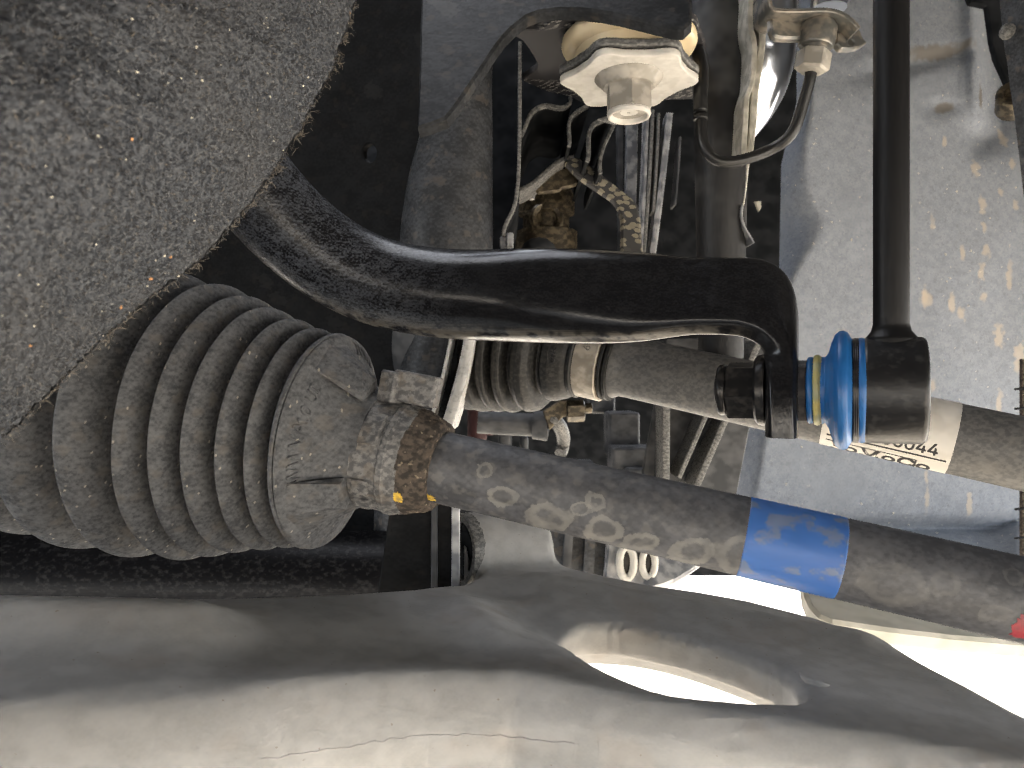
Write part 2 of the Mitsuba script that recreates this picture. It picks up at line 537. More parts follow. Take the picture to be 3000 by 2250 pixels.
principled('stud_grey', lambda p, n, uv: mix(C3(0.05, 0.05, 0.055), C3(0.10, 0.095, 0.095), speck(p, 300, 0.4, 0.75)), 0.35, metal=0.5)
principled('boot_blue', lambda p, n, uv: mix(C3(0.010, 0.088, 0.27), C3(0.022, 0.115, 0.31), speck(p, 90, 0.3, 0.7)), 0.36, spec=0.45)
principled('ring_yellow', lambda p, n, uv: mix(C3(0.27, 0.28, 0.16), C3(0.42, 0.36, 0.13), speck(p, 120, 0.35, 0.65)), 0.4)


def f_alu(p, n, uv):
    a = fbm(p.x * 150, p.y * 150, p.z * 150, 3)
    b = fbm(p.x * 1500, p.y * 1500, p.z * 1500, 2)
    c = mix(C3(0.285, 0.279, 0.268), C3(0.335, 0.328, 0.317), smoothstep(0.3, 0.7, a))
    c = mix(c, C3(0.40, 0.385, 0.36), (b - 0.4) * 0.4)
    d = smoothstep(0.85, 0.90, fbm(p.x * 620 + 5, p.y * 620, p.z * 620, 2))
    c = mix(c, C3(0.17, 0.13, 0.10), d * 0.6)
    stain = smoothstep(0.58, 0.74, fbm(p.x * 60, p.y * 60, p.z * 60 + 3, 3))
    return mix(c, C3(0.26, 0.21, 0.17), stain * 0.22)


principled('alu_cast', f_alu, 0.62, metal=0.15, bump=lambda p, n, uv: fbm(p.x * 1300, p.y * 1300, p.z * 1300, 2) + 0.8 * fbm(p.x * 300, p.y * 300, p.z * 300, 3), bscale=0.00016, eps=2e-4)


def f_frame(p, n, uv):
    a = fbm(p.x * 700, p.y * 700, p.z * 700, 3)
    b = fbm(p.x * 110, p.y * 110, p.z * 110, 3)
    c = mix(C3(0.026, 0.028, 0.031), C3(0.062, 0.066, 0.074), smoothstep(0.32, 0.70, a * 0.5 + b * 0.5))
    f1, f2, r = vor3(p, 60)
    spot = smoothstep(0.30, 0.20, f1 + (noise(p.x * 500, p.y * 500, p.z * 500) - 0.5) * 0.3) * smoothstep(0.76, 0.85, r)
    c = mix(c, C3(0.16, 0.16, 0.155), spot * 0.35)
    return mix(c, C3(0.15, 0.12, 0.09), smoothstep(0.60, 0.75, fbm(p.x * 200, p.y * 200, p.z * 200 + 3, 3)) * 0.35)


principled('frame_paint', f_frame, 0.48, bump=lambda p, n, uv: fbm(p.x * 380, p.y * 380, p.z * 380, 3), bscale=0.0005)


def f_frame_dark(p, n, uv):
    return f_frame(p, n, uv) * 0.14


def f_seat(p, n, uv):
    f1, f2, r = vor3(p, 380)
    g = smoothstep(0.50, 0.25, f1 + (noise(p.x * 900, p.y * 900, p.z * 900) - 0.5) * 0.3) * smoothstep(0.25, 0.5, r)
    return mix(C3(0.028, 0.027, 0.030), C3(0.22, 0.21, 0.195), g * smoothstep(0.32, 0.5, fbm(p.x * 40, p.y * 40, p.z * 40, 2)))


principled('seat_spotted', f_seat, 0.6)
principled('steel_dusty', lambda p, n, uv: mix(C3(0.085, 0.085, 0.083), C3(0.19, 0.185, 0.175), speck(p, 800, 0.32, 0.70)), 0.5, metal=0.2,
           bump=lambda p, n, uv: fbm(p.x * 500, p.y * 500, p.z * 500, 2), bscale=0.0004)


def f_arch(p, n, uv):
    f1, f2, r = voronoi(p.x * 190 + p.z * 60, p.z * 290)
    s = smoothstep(0.50, 0.38, f1) * smoothstep(0.25, 0.4, r)
    return mix(C3(0.050, 0.049, 0.050), C3(0.29, 0.26, 0.195), s)


principled('arch_spotted', f_arch, 0.6)
principled('cream_urethane', lambda p, n, uv: mix(C3(0.64, 0.52, 0.33), C3(0.72, 0.61, 0.42), speck(p, 50, 0.3, 0.7)), 0.22, spec=0.5)
principled('washer_zinc', lambda p, n, uv: mix(C3(0.54, 0.515, 0.465), C3(0.62, 0.595, 0.545), speck(p, 260, 0.3, 0.7)), 0.55, metal=0.1)
principled('bolt_grey', lambda p, n, uv: mix(C3(0.28, 0.26, 0.225), C3(0.44, 0.41, 0.36), speck(p, 160, 0.35, 0.7)), 0.5, metal=0.3)
principled('strut_alu', (0.72, 0.75, 0.80), 0.16, metal=1.0)
principled('strut_dark', lambda p, n, uv: mix(C3(0.012, 0.012, 0.013), C3(0.070, 0.070, 0.068), speck(p, 55, 0.35, 0.75) * smoothstep(0.58, 0.68, p.z)), 0.5)
principled('seam_cream', lambda p, n, uv: mix(C3(0.40, 0.38, 0.32), C3(0.58, 0.55, 0.48), speck(p, 200, 0.35, 0.7)), 0.4, metal=0.2)
principled('hose_rubber', (0.010, 0.010, 0.010), 0.34)
principled('fitting_steel', lambda p, n, uv: mix(C3(0.15, 0.15, 0.14), C3(0.30, 0.27, 0.23), speck(p, 200, 0.35, 0.7)), 0.36, metal=0.6)


PANEL_SPOTS = [(2730, 655, 14, 34), (2880, 600, 13, 26), (2886, 665, 12, 16), (2859, 488, 18, 24), (2769, 416, 11, 16), (2958, 393, 16, 24), (2970, 480, 12, 18), (2978, 600, 12, 16), (2875, 800, 14, 30), (2960, 815, 12, 44),
               (2714, 872, 20, 26), (2789, 890, 12, 36), (2820, 920, 16, 24), (2927, 990, 22, 40), (2985, 1048, 20, 50), (2735, 1134, 10, 22), (2719, 1470, 10, 40), (2840, 1475, 10, 40), (2885, 870, 14, 18), (2932, 1180, 12, 34), (2890, 735, 16, 20), (2715, 1395, 8, 22), (2820, 745, 10, 24), (2930, 560, 10, 14),
               (2700, 1180, 8, 12), (2710, 870, 9, 20)]
PANEL_D = lambda px, py: 0.74 + 0.10 * (px - 2300) / 700
SPOT3 = []
for px_, py_, rx_, ry_ in PANEL_SPOTS:
    d_ = PANEL_D(px_, py_)
    q_ = at(px_, py_, d_)
    SPOT3.append((q_[0], q_[2], rx_ / F * d_, ry_ / F * d_))
SMUDGE3 = []
for px_, py_, rx_, ry_, sl_ in [(2745, 150, 130, 22, -0.22), (2765, 315, 38, 16, -0.25), (2620, 170, 50, 34, -0.2), (2865, 290, 13, 40, 0.2)]:
    d_ = PANEL_D(px_, py_)
    q_ = at(px_, py_, d_)
    SMUDGE3.append((q_[0], q_[2], rx_ / F * d_, ry_ / F * d_, sl_))


def f_panel(p, n, uv):
    a = fbm(p.x * 650, p.y * 650, p.z * 650, 3)
    b = fbm(p.x * 150, p.y * 150, p.z * 150, 3)
    c = mix(C3(0.190, 0.209, 0.241), C3(0.242, 0.261, 0.293), smoothstep(0.30, 0.70, a * 0.55 + b * 0.45))
    c = mix(c, C3(0.13, 0.14, 0.16), smoothstep(0.60, 0.72, fbm(p.x * 700, p.y * 300, p.z * 300, 2)) * 0.35)
    c = mix(c, C3(0.55, 0.52, 0.47), smoothstep(0.82, 0.88, fbm(p.x * 330 + 6, p.y * 330, p.z * 240, 2)) * 0.6)
    w = (noise(p.x * 260, p.z * 260, 3) - 0.5) * 1.3 + (noise(p.x * 90, p.z * 90, 7) - 0.5) * 0.8
    for x, z, rx, ry in SPOT3:
        e = dr.sqrt(dr.square((p.x - x) / rx) + dr.square((p.z - z) / ry)) + w * 0.7
        c = mix(c, C3(0.46, 0.39, 0.30), smoothstep(1.2, 0.4, e) * 0.55)
    for x, z, rx, ry, sl in SMUDGE3:
        e = dr.sqrt(dr.square((p.x - x) / rx) + dr.square((p.z - z + sl * (p.x - x)) / ry)) + w * 0.35
        c = mix(c, C3(0.13, 0.115, 0.095), smoothstep(1.25, 0.5, e) * 0.8)
    return c


principled('felt_pale', f_panel, 0.95, bump=lambda p, n, uv: fbm(p.x * 520, p.y * 520, p.z * 520, 3), bscale=0.0009, spec=0.2)
principled('felt_rear', lambda p, n, uv: mix(C3(0.05, 0.05, 0.05), C3(0.15, 0.15, 0.15), speck(p, 400, 0.3, 0.7)), 0.95, spec=0.2)


def f_shaft(p, n, uv):
    a = fbm(p.x * 600, p.y * 600, p.z * 600, 3)
    c = mix(C3(0.064, 0.064, 0.065), C3(0.105, 0.103, 0.100), smoothstep(0.3, 0.7, a))
    return mix(c, C3(0.15, 0.14, 0.125), speck(p, 160, 0.52, 0.75) * 0.35)


principled('shaft_paint', f_shaft, 0.5)
principled('cv_rubber', lambda p, n, uv: mix(C3(0.006, 0.006, 0.006), C3(0.022, 0.021, 0.019), speck(p, 600, 0.4, 0.75)), 0.5, spec=0.3)
principled('clamp_steel', lambda p, n, uv: mix(C3(0.26, 0.225, 0.18), C3(0.44, 0.39, 0.32), speck(p, 180, 0.35, 0.68)), 0.42, metal=0.3)
principled('sticker_white', lambda p, n, uv: mix(C3(0.50, 0.475, 0.43), C3(0.58, 0.555, 0.51), speck(p, 120, 0.35, 0.68)), 0.5)
principled('ink', (0.012, 0.011, 0.012), 0.5)
principled('grey_ink', (0.10, 0.09, 0.08), 0.5)
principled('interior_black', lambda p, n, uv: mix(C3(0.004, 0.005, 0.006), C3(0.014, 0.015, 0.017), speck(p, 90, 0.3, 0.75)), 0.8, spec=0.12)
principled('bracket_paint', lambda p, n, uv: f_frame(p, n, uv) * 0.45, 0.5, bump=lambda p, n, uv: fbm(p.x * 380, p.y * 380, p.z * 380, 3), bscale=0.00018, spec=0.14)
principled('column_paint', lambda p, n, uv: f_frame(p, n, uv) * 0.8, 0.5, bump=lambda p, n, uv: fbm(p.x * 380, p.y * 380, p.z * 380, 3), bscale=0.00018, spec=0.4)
principled('edge_dusty', lambda p, n, uv: mix(C3(0.045, 0.046, 0.047), C3(0.14, 0.138, 0.13), speck(p, 500, 0.35, 0.7)), 0.55)
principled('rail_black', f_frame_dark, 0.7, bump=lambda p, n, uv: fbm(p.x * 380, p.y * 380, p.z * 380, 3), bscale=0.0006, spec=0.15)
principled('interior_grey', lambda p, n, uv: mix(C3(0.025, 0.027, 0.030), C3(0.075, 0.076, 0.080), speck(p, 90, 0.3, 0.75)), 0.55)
principled('rail_grey', lambda p, n, uv: mix(C3(0.16, 0.165, 0.18), C3(0.40, 0.40, 0.40), speck(p, 160, 0.35, 0.7)), 0.42, metal=0.3)
principled('silver_edge', lambda p, n, uv: mix(C3(0.38, 0.375, 0.36), C3(0.54, 0.53, 0.51), speck(p, 330, 0.35, 0.6)), 0.4, metal=0.25,
           bump=lambda p, n, uv: fbm(p.x * 300, p.y * 300, p.z * 120, 3), bscale=0.0006)
principled('brass_dull', lambda p, n, uv: mix(C3(0.045, 0.036, 0.024), C3(0.13, 0.105, 0.068), speck(p, 300, 0.38, 0.70)), 0.35, metal=0.5)
principled('red_paint', (0.035, 0.009, 0.009), 0.7)
principled('lip_cream', lambda p, n, uv: mix(C3(0.42, 0.40, 0.33), C3(0.52, 0.49, 0.42), speck(p, 60, 0.3, 0.7)), 0.6)
principled('concrete', lambda p, n, uv: mix(C3(0.48, 0.47, 0.445), C3(0.56, 0.55, 0.525), fbm(p.x * 3, p.y * 3, 0, 3)), 0.9)
principled('body_dark', (0.022, 0.022, 0.023), 0.7)

# ------------------------------------------------------------------ the setting
g = trimesh.Trimesh(V([[-200, -200, 0], [200, -200, 0], [200, 200, 0], [-200, 200, 0.0]]), [[0, 1, 2], [0, 2, 3]])
put('ground', g, 'concrete', smooth=False, kind='structure')


def bx(x0, x1, y0, y1, z0, z1):
    b = trimesh.creation.box((x1 - x0, y1 - y0, z1 - z0))
    b.apply_translation(((x0 + x1) / 2, (y0 + y1) / 2, (z0 + z1) / 2))
    return b


# the vehicle's body over the wheel well: floor pan and outer fender (above the frame), firewall at the back
say('vehicle_body', 'dark vehicle underbody roofing the wheel well and closing it behind', 'vehicle body')
put('vehicle_body__floor_pan', bx(0.02, 0.85, 0.30, 1.20, H + 0.48, H + 0.52), 'body_dark', smooth=False)
put('vehicle_body__engine_cover', bx(-1.70, -0.24, 0.30, 1.20, H + 0.48, H + 0.52), 'body_dark', smooth=False)
put('vehicle_body__fender', bx(-1.70, 0.85, -3.0, 0.298, H + 0.48, H + 0.52), 'body_dark', smooth=False)
put('vehicle_body__fender_side', bx(0.852, 0.872, -3.0, 1.20, H + 0.05, H + 0.52), 'body_dark', smooth=False)
put('vehicle_body__arch_wall', bx(-1.70, 0.85, -0.78, -0.742, H - 0.02, H + 0.52), 'body_dark', smooth=False)
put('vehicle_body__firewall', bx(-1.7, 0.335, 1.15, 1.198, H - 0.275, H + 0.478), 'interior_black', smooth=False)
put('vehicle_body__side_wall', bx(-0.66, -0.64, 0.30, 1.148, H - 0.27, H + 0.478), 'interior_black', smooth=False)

# ------------------------------------------------------------------ near felt liner
LINER = [(1052, -60), (1045, 0), (1027, 54), (1000, 131), (972, 212), (940, 271), (904, 335), (872, 393), (841, 439), (796, 511), (768, 552), (714, 619), (642, 705), (592, 759), (520, 813), (466, 854), (393, 917), (316, 985), (249, 1048), (149, 1148), (104, 1188), (59, 1243), (0, 1288), (-150, 1390), (-260, 1300), (-260, -60)]
EDGE = V(LINER[:24], float)
EDGE_T = cKDTree(interp(np.c_[EDGE, EDGE[:, 0] * 0], 400, 'linear')[:, :2])
EDGE_P = interp(np.c_[EDGE, EDGE[:, 0] * 0], 400, 'linear')[:, :2]


def liner_depth(x, y):
    e, i = EDGE_T.query(np.c_[x, y])
    t = EDGE_P[i, 1]
    de = 0.285 - 0.085 * np.clip(t / 1290, 0, 1.1)
    q = np.clip(e / 900, 0, 1)
    return de - 0.085 * (1 - (1 - q) ** 2.2) + 0.004 * (meshkit.noise(np.c_[x / 160, y / 160, x * 0]) - 0.5)


say('wheel_arch_liner', 'dark grey felt wheel arch liner filling the upper left corner, flecked with grit', 'wheel arch liner')
m, P, N, tri = sheet(LINER, liner_depth, 0.006, step=11, jag=1.6, seed=3)
put('wheel_arch_liner__sheet', m, 'felt_dark', smooth=True)
rng = np.random.default_rng(11)


def scatter(P, tri, count, rng):
    a, b, c = P[tri[:, 0]], P[tri[:, 1]], P[tri[:, 2]]
    ar = np.linalg.norm(np.cross(b - a, c - a), axis=1)
    k = rng.choice(len(tri), count, p=ar / ar.sum())
    u, v = rng.random(count), rng.random(count)
    s = u + v > 1
    u[s], v[s] = 1 - u[s], 1 - v[s]
    return a[k] + (b - a)[k] * u[:, None] + (c - a)[k] * v[:, None], k


def fibres(base, nrm, length, width, lift, rng):
    n = len(base)
    r = unit(rng.normal(size=(n, 3)))
    t = unit(r - nrm * (r * nrm).sum(1)[:, None])
    w = unit(np.cross(t, nrm) + 0.4 * rng.normal(size=(n, 3))) * width[:, None]
    L = length[:, None]
    bend = unit(rng.normal(size=(n, 3))) * 0.35
    p0 = base - nrm * 0.0003
    p1 = base + t * L * 0.4 + nrm * L * lift[:, None] + bend * L * 0.2
    p2 = base + t * L * 0.9 + nrm * L * lift[:, None] * 0.6 + bend * L * 0.6
    v = np.stack([p0 - w, p0 + w, p1 - w, p1 + w, p2], 1).reshape(-1, 3)
    k = np.arange(n)[:, None] * 5
    f = np.concatenate([k + V([[0, 1, 3]]), k + V([[0, 3, 2]]), k + V([[2, 3, 4]])], 1).reshape(-1, 3)
    return trimesh.Trimesh(v, f, process=False)


nrmv = unit(np.cross(P[tri[:, 1]] - P[tri[:, 0]], P[tri[:, 2]] - P[tri[:, 0]]))
for mat, cnt in (('fibre_dark', 17000), ('fibre_grey', 10000), ('fibre_tan', 1800)):
    b, k = scatter(P, tri, cnt, rng)
    put('wheel_arch_liner__fibre', fibres(b, nrmv[k], rng.uniform(0.0007, 0.0022, cnt), rng.uniform(0.00005, 0.00012, cnt), rng.uniform(0.05, 0.45, cnt), rng), mat, smooth=False, kind='stuff')
# a ragged fringe along the cut edge
ring3 = [i for i in range(len(densify(LINER, 11)))]
rp = densify(LINER, 11)
ok = [i for i in ring3 if (rp[i][0] > -200 and (rp[i][0] > 5 or rp[i][1] > 1200))]
cnt = 3600
j = rng.choice(ok, cnt)
bb = P[j] + rng.normal(0, 0.0007, (cnt, 3)) - N[j] * rng.uniform(0, 0.005, (cnt, 1))
put('wheel_arch_liner__fibre', fibres(bb, unit(N[j] + rng.normal(0, 0.8, (cnt, 3))), rng.uniform(0.001, 0.0042, cnt), rng.uniform(0.00005, 0.0001, cnt), rng.uniform(0.1, 0.7, cnt), rng), 'fibre_tan', smooth=False, kind='stuff')


def grit(P, tri, nrm, count, r0, r1, rng):
    b, k = scatter(P, tri, count, rng)
    ms = []
    for i in range(count):
        s = trimesh.creation.icosphere(1, 1.0)
        s.vertices *= rng.uniform(r0, r1) * rng.uniform(0.6, 1.2, 3)
        s.vertices += rng.normal(0, r0 * 0.15, s.vertices.shape) + b[i] + nrm[k[i]] * r0 * 0.4
        ms.append(s)
    return cat(*ms)


put('wheel_arch_liner__grit', grit(P, tri, nrmv, 95, 0.00013, 0.00042, rng), 'grit_pale', smooth=True, kind='stuff')
put('wheel_arch_liner__grit', grit(P, tri, nrmv, 7, 0.00035, 0.0006, rng), 'grit_orange', smooth=True, kind='stuff')

# ------------------------------------------------------------------ steering boot on the rack
say('steering_boot', 'dusty black rubber bellows boot with wide pleats, left of the long blue-banded rod', 'rubber boot')
bc = lambda px: at(px, 1294 + 0.163 * (px - 971), 0.2625 / (1 + 0.26 * (px - CX) / F))
B0, B1 = bc(-120), bc(971)
bax = unit(B1 - B0)
sOf = lambda px: (bc(px) - B0) @ bax
crests = [(-150, .0490), (10, .0505), (165, .0520), (325, .0528), (485, .0520), (618, .0495), (694, .0466), (762, .0436), (835, .0408), (900, .0386)]
prof = []
for i, (px, r) in enumerate(crests):
    s = sOf(px)
    nx = crests[i + 1] if i + 1 < len(crests) else (958, .0375)
    s2, r2 = sOf(nx[0]), nx[1]
    gap = s2 - s
    rg = min(r, r2) - (0.0185 if i < 5 else 0.0140)
    for t in np.linspace(0, 1, 33)[:-1]:
        rr = r + (r2 - r) * t
        if t < 0.46:
            w = 0.30 + 0.70 * math.sqrt(max(0.0, 1 - (t / 0.46) ** 2))
        elif t < 0.86:
            w = 0.30 * (1 - (t - 0.46) / 0.40)
        else:
            w = math.sin(math.pi / 2 * (t - 0.86) / 0.14) ** 0.7
        val = rg + (rr - rg) * w
        if 0.50 < t < 0.58:
            val += 0.0005                       # the fine moulded line beside each pleat
        prof.append((s + gap * t, val))
sR = sOf(958)
sN = sOf(1086)
prof += [(sR, .0375), (sR + .0006, .0378), (sR + .0014, .0374)]
wob = lambda S, A, R: R + 0.0007 * (meshkit.noise(np.stack([S * 60, np.cos(A) * 2, np.sin(A) * 2], -1), 5) - 0.5) + 0.0006 * np.sin(2 * A + S * 20)
put('steering_boot__bellows', lathe(B0, bax, prof, 128, bump=wob), 'rubber_dusty', smooth=60)
# end cone and neck
cone = [(sR + .0008, .034), (sR + .0018, .0372), (sR + .0026, .0368), (sR + .0040, .0340), (sR + .0085, .0255), (sN - .001, .0205), (sN + .001, .0196), (sN + .0035, .0192)]
put('steering_boot__end_cone', lathe(B0, bax, cone, 96), 'rubber_dusty', smooth=40)
d_, up_, sd_ = frame_of(bax)
tocam = -sd_ if (-sd_)[1] < 0 else sd_
bpt = lambda s, a, r: B0 + bax * s + r * (math.cos(a) * up_ + math.sin(a) * tocam)
for a in (math.radians(22), math.radians(128), math.radians(250)):
    w = math.radians(20)
    pts = [bpt(sR + .0030, a - w, .0345), bpt(sR + .0030, a + w, .0345), bpt(sR + .002, a, .0362), bpt(sN + .0005, a - w * 0.75, .0205), bpt(sN + .0005, a + w * 0.75, .0205), bpt(sN + .0008, a - w * .7, .0240), bpt(sN + .0008, a + w * .7, .0240), bpt(sN - .0015, a, .0285), bpt(sR + .0055, a, .0315)]
    put('steering_boot__gusset', trimesh.convex.convex_hull(V(pts)), 'rubber_dusty', smooth=20)


def wrap_text(text, height, fn, depth=0.0006, bold=False):
    """lettering whose plane point (x, y) goes to fn(x, y, z)"""
    t = meshkit.text_mesh(text, height, depth, bold)
    t = trimesh.Trimesh(t.vertices, t.faces, process=True)
    x0, x1 = t.bounds[:, 0]
    V_ = t.vertices.copy()
    V_[:, 0] -= (x0 + x1) / 2
    t.vertices = fn(V_)
    return t


def cone_text(text, h, a0, r0):
    def fn(v):
        r = r0 + v[:, 1]
        a = a0 - v[:, 0] / r0
        s = np.interp(r, [.0205, .0255, .0340, .0368], [sN - .001, sR + .0085, sR + .0040, sR + .0026])
        o = s + v[:, 2]
        return B0 + bax * o[:, None] + r[:, None] * (np.cos(a)[:, None] * up_ + np.sin(a)[:, None] * tocam)
    return wrap_text(text, h, fn)


put('steering_boot__lettering', cone_text('WWVA', .0042, math.radians(92), .0295), 'rubber_dusty', smooth=False, label='raised moulded letters on the boot cone')
put('steering_boot__lettering', cone_text('10 UI', .0036, math.radians(62), .0290), 'rubber_dusty', smooth=False, label='raised moulded letters on the boot cone')
put('steering_boot__lettering', cone_text('IVWI', .0040, math.radians(-20), .0315), 'rubber_dusty', smooth=False, label='raised moulded letters on the boot cone')
# clamp band round the neck (on the rod's own axis)
R0, R1 = rod_at(1040), rod_at(2600)
rax = unit(R1 - R0)
rs = lambda px: (rod_at(px) - R0) @ rax
_, rup, rsd = frame_of(rax)
rcam = -rsd if (-rsd)[1] < 0 else rsd
s0, s1 = rs(1092), rs(1222)
band = [(s0, .0150), (s0, .0188), (s0 + .0006, .0194), (s0 + .0040, .0192), (s0 + .0046, .0189), (s0 + .0095, .0188), (s0 + .0102, .0194), (s0 + .0120, .0194), (s0 + .0126, .0188), (s1 - .002, .0184), (s1, .0180), (s1, .0130)]
put('steering_boot__clamp', lathe(R0, rax, band, 96, bump=lambda S, A, R: R + 0.0004 * (meshkit.noise(np.stack([S * 300, np.cos(A) * 6, np.sin(A) * 6], -1), 2) - 0.5)), 'clamp_dusty', smooth=30)
CK = 'steering_boot__clamp'
# raised windows and lug of the clamp
for a, da, t0, t1 in ((58, 17, .0016, .0088), (118, 8, .0018, .0080), (140, 6, .0018, .0080)):
    ms = []
    A_ = np.radians(np.linspace(a - da, a + da, 9))
    rr = []
    for q in A_:
        rr.append([R0 + rax * s + r * (math.cos(q) * rup + math.sin(q) * rcam) for s, r in ((s0 + t0, .0186), (s0 + t0 + .0006, .0200), (s0 + t1 - .0006, .0199), (s0 + t1, .0186))])
    put(CK + '__window_rim', loft(V(rr)), 'clamp_dusty', smooth=30)
ang = math.radians(-3)
ro = math.cos(ang) * rup + math.sin(ang) * rcam
rt = np.cross(rax, ro)
put(CK + '__lug', cat(rbox(R0 + rax * (s0 + .0125) + ro * .0243 + rcam * .003, (.0150, .0105, .0085), .0010, [rax, ro, rt]), rbox(R0 + rax * (s0 + .0050) + ro * .0235 + rcam * .005, (.0065, .0105, .0090), .0010, [unit(rax + 0.25 * rt), ro, unit(rt - 0.25 * rax)])), 'clamp_dusty', smooth=30)
# rusty, crumbling lip
sL0, sL1 = rs(1196), rs(1292)
lip = [(sL0, .0130), (sL0 + .0004, .0178), (sL0 + .0030, .0181), (sL0 + .0055, .0172), (sL1 - .0012, .0153), (sL1, .0143), (sL1, .0121)]
lipd = []
for a, b in zip(lip[:-1], lip[1:]):
    for t in np.linspace(0, 1, 4)[:-1]:
        lipd.append((a[0] + (b[0] - a[0]) * t, a[1] + (b[1] - a[1]) * t))
lipd.append(lip[-1])
put('steering_boot__lip', lathe(R0, rax, lipd, 160, bump=lambda S, A, R: R + np.clip((S - sL0) / .01, 0, 1) * (0.0022 * (meshkit.fbm(np.stack([S * 500, np.cos(A) * 9, np.sin(A) * 9], -1), 3, 2) - 0.55))), 'rust_dirt', smooth=30, label='rusty crumbling end of the boot neck')

# ------------------------------------------------------------------ tie rod
say('tie_rod', 'dusty dark tie rod with water stains and a blue painted band', 'tie rod')
r = .0120
sE = rs(3000) + 0.26
prof = [(rs(1180), .0118), (rs(1260), .0121), (rs(1300), .0120)] + [(s, r) for s in np.linspace(rs(1340), sE, 60)]


def dent(S, A, R):
    a0 = math.radians(118)
    sc = rs(1470)
    da = (A - 2 * np.pi * (A > np.pi) - (a0 if rcam @ rsd > 0 else -a0))
    lens = np.exp(-((S - sc) / .0095) ** 4 - (da / .16) ** 2)
    return R - 0.0012 * lens + 0.00012 * (meshkit.noise(np.stack([S * 200, np.cos(A) * 6, np.sin(A) * 6], -1), 2) - 0.5)


put('tie_rod__shaft', lathe(R0, rax, prof, 128, bump=dent), 'rod_dusty', smooth=True)
sb0, sb1 = rs(2178), rs(2458)
put('tie_rod__blue_band', lathe(R0, rax, [(sb0, .0117), (sb0, r + .00010), (sb0 + .0004, r + .00015), (sb1 - .0004, r + .00015), (sb1, r + .0001), (sb1, .0117)], 96, bump=lambda S, A, R: R + 0), 'paint_blue', smooth=True, label='dusty blue painted band round the rod')


def patch(s0, s1, a0, a1, rr, jag, seed, n=26):
    """a thin daub of paint on the rod with a ragged outline"""
    rg = np.random.default_rng(seed)
    t = np.linspace(0, 2 * np.pi, n * 2, endpoint=False)
    k = 1 + rg.normal(0, jag, len(t))
    sc, ac = (s0 + s1) / 2, (a0 + a1) / 2
    S = sc + (s1 - s0) / 2 * np.sign(np.cos(t)) * np.abs(np.cos(t)) ** 0.6 * k
    A = ac + (a1 - a0) / 2 * np.sign(np.sin(t)) * np.abs(np.sin(t)) ** 0.6 * k
    rings = []
    for q, hh in ((1.0, -.0002), (1.0, .00012), (0.8, .00022), (0.5, .00022), (0.2, .00022), (0.02, .00022)):
        ss, aa = sc + (S - sc) * q, ac + (A - ac) * q
        rings.append(R0 + ss[:, None] * rax + (rr + hh) * (np.cos(aa)[:, None] * rup + np.sin(aa)[:, None] * rcam))
    return loft(V(rings), caps=False)


put('tie_rod__red_mark', patch(rs(2945), rs(3040), math.radians(96), math.radians(140), r, .10, 3), 'paint_red', smooth=40, label='red paint daub at the right end of the rod')
put('tie_rod__yellow_mark', patch(rs(1248), rs(1312), math.radians(132), math.radians(147), r + .0002, .12, 5), 'paint_yellow', smooth=40, label='yellow paint streak beside the rusty lip')
put('steering_boot__lip__yellow_mark', patch(rs(1205), rs(1240), math.radians(118), math.radians(131), .0179, .14, 6), 'paint_yellow', smooth=40, label='yellow paint on the rusty lip')

# ------------------------------------------------------------------ stabilizer bar
say('stabilizer_bar', 'thick glossy black stabilizer bar curving from the liner to a flattened bent eye', 'stabilizer bar')
st = [  # px, py, d, half-size across (px), half-thickness (m), tilt of the broad side away from vertical, squareness
    (520, 230, .330, 143, .0200, 0, 2), (650, 415, .344, 137, .0200, 0, 2), (757, 563, .353, 133, .0200, 0, 2), (915, 720, .362, 130, .0200, 0, 2), (1070, 811, .366, 129, .0200, 0, 2),
    (1280, 858, .364, 130, .0200, .05, 2.05), (1480, 866, .352, 134, .0187, .18, 2.2), (1680, 868, .339, 138, .0145, .33, 2.6), (1880, 870, .328, 136, .0095, .45, 3.2)]
C_ = V([at(q[0], q[1], q[2]) for q in st])
tg = unit(np.gradient(C_, axis=0))
yv = unit(V([.39, .92, 0]))
yv_ = unit(yv - tg * (tg @ yv)[:, None])
wv = unit(np.cross(tg, yv_))
HW = V([q[3] / F * q[2] * (math.cos(q[5]) * wv[i] + math.sin(q[5]) * yv_[i]) for i, q in enumerate(st)])
low, high = list(C_ - HW), list(C_ + HW)
kp = [[q[4], q[6]] for q in st]
for (a, b, d), (a2, b2, d2), k_, p_ in (((2050, 966, .3105), (2040, 770, .330), .0064, 4), ((2140, 966, .3065), (2140, 772, .327), .0061, 4.5), ((2205, 980, .3035), (2222, 776, .3255), .0060, 4.5), ((2256, 1018, .2990), (2278, 812, .3245), .0060, 4.5),
                                        ((2284, 1072, .2945), (2295, 886, .3240), .0060, 4.5), ((2289, 1130, .2920), (2291, 1010, .3235), .0060, 4.5), ((2289, 1200, .2910), (2291, 1130, .3230), .0060, 4.5), ((2289, 1285, .2910), (2291, 1255, .3230), .0059, 4.5)):
    low.append(at(a, b, d))
    high.append(at(a2, b2, d2))
    kp.append([k_, p_])
s = interp(np.c_[(V(low) + V(high)) / 2, (V(high) - V(low)) / 2, V(kp)], 200)
P_, hv, kk, pw = s[:, :3], s[:, 3:6], s[:, 6], s[:, 7]
t = unit(np.gradient(P_, axis=0))
K = unit(np.cross(t, hv))
th = np.linspace(0, 2 * np.pi, 72, endpoint=False)
rings = []
for i in range(len(s)):
    c, q = np.cos(th), np.sin(th)
    c = np.sign(c) * np.abs(c) ** (2 / pw[i])
    q = np.sign(q) * np.abs(q) ** (2 / pw[i])
    rings.append(P_[i] + c[:, None] * hv[i] + kk[i] * q[:, None] * K[i])
put('stabilizer_bar__bar', loft(V(rings)), 'bar_gloss', smooth=40)

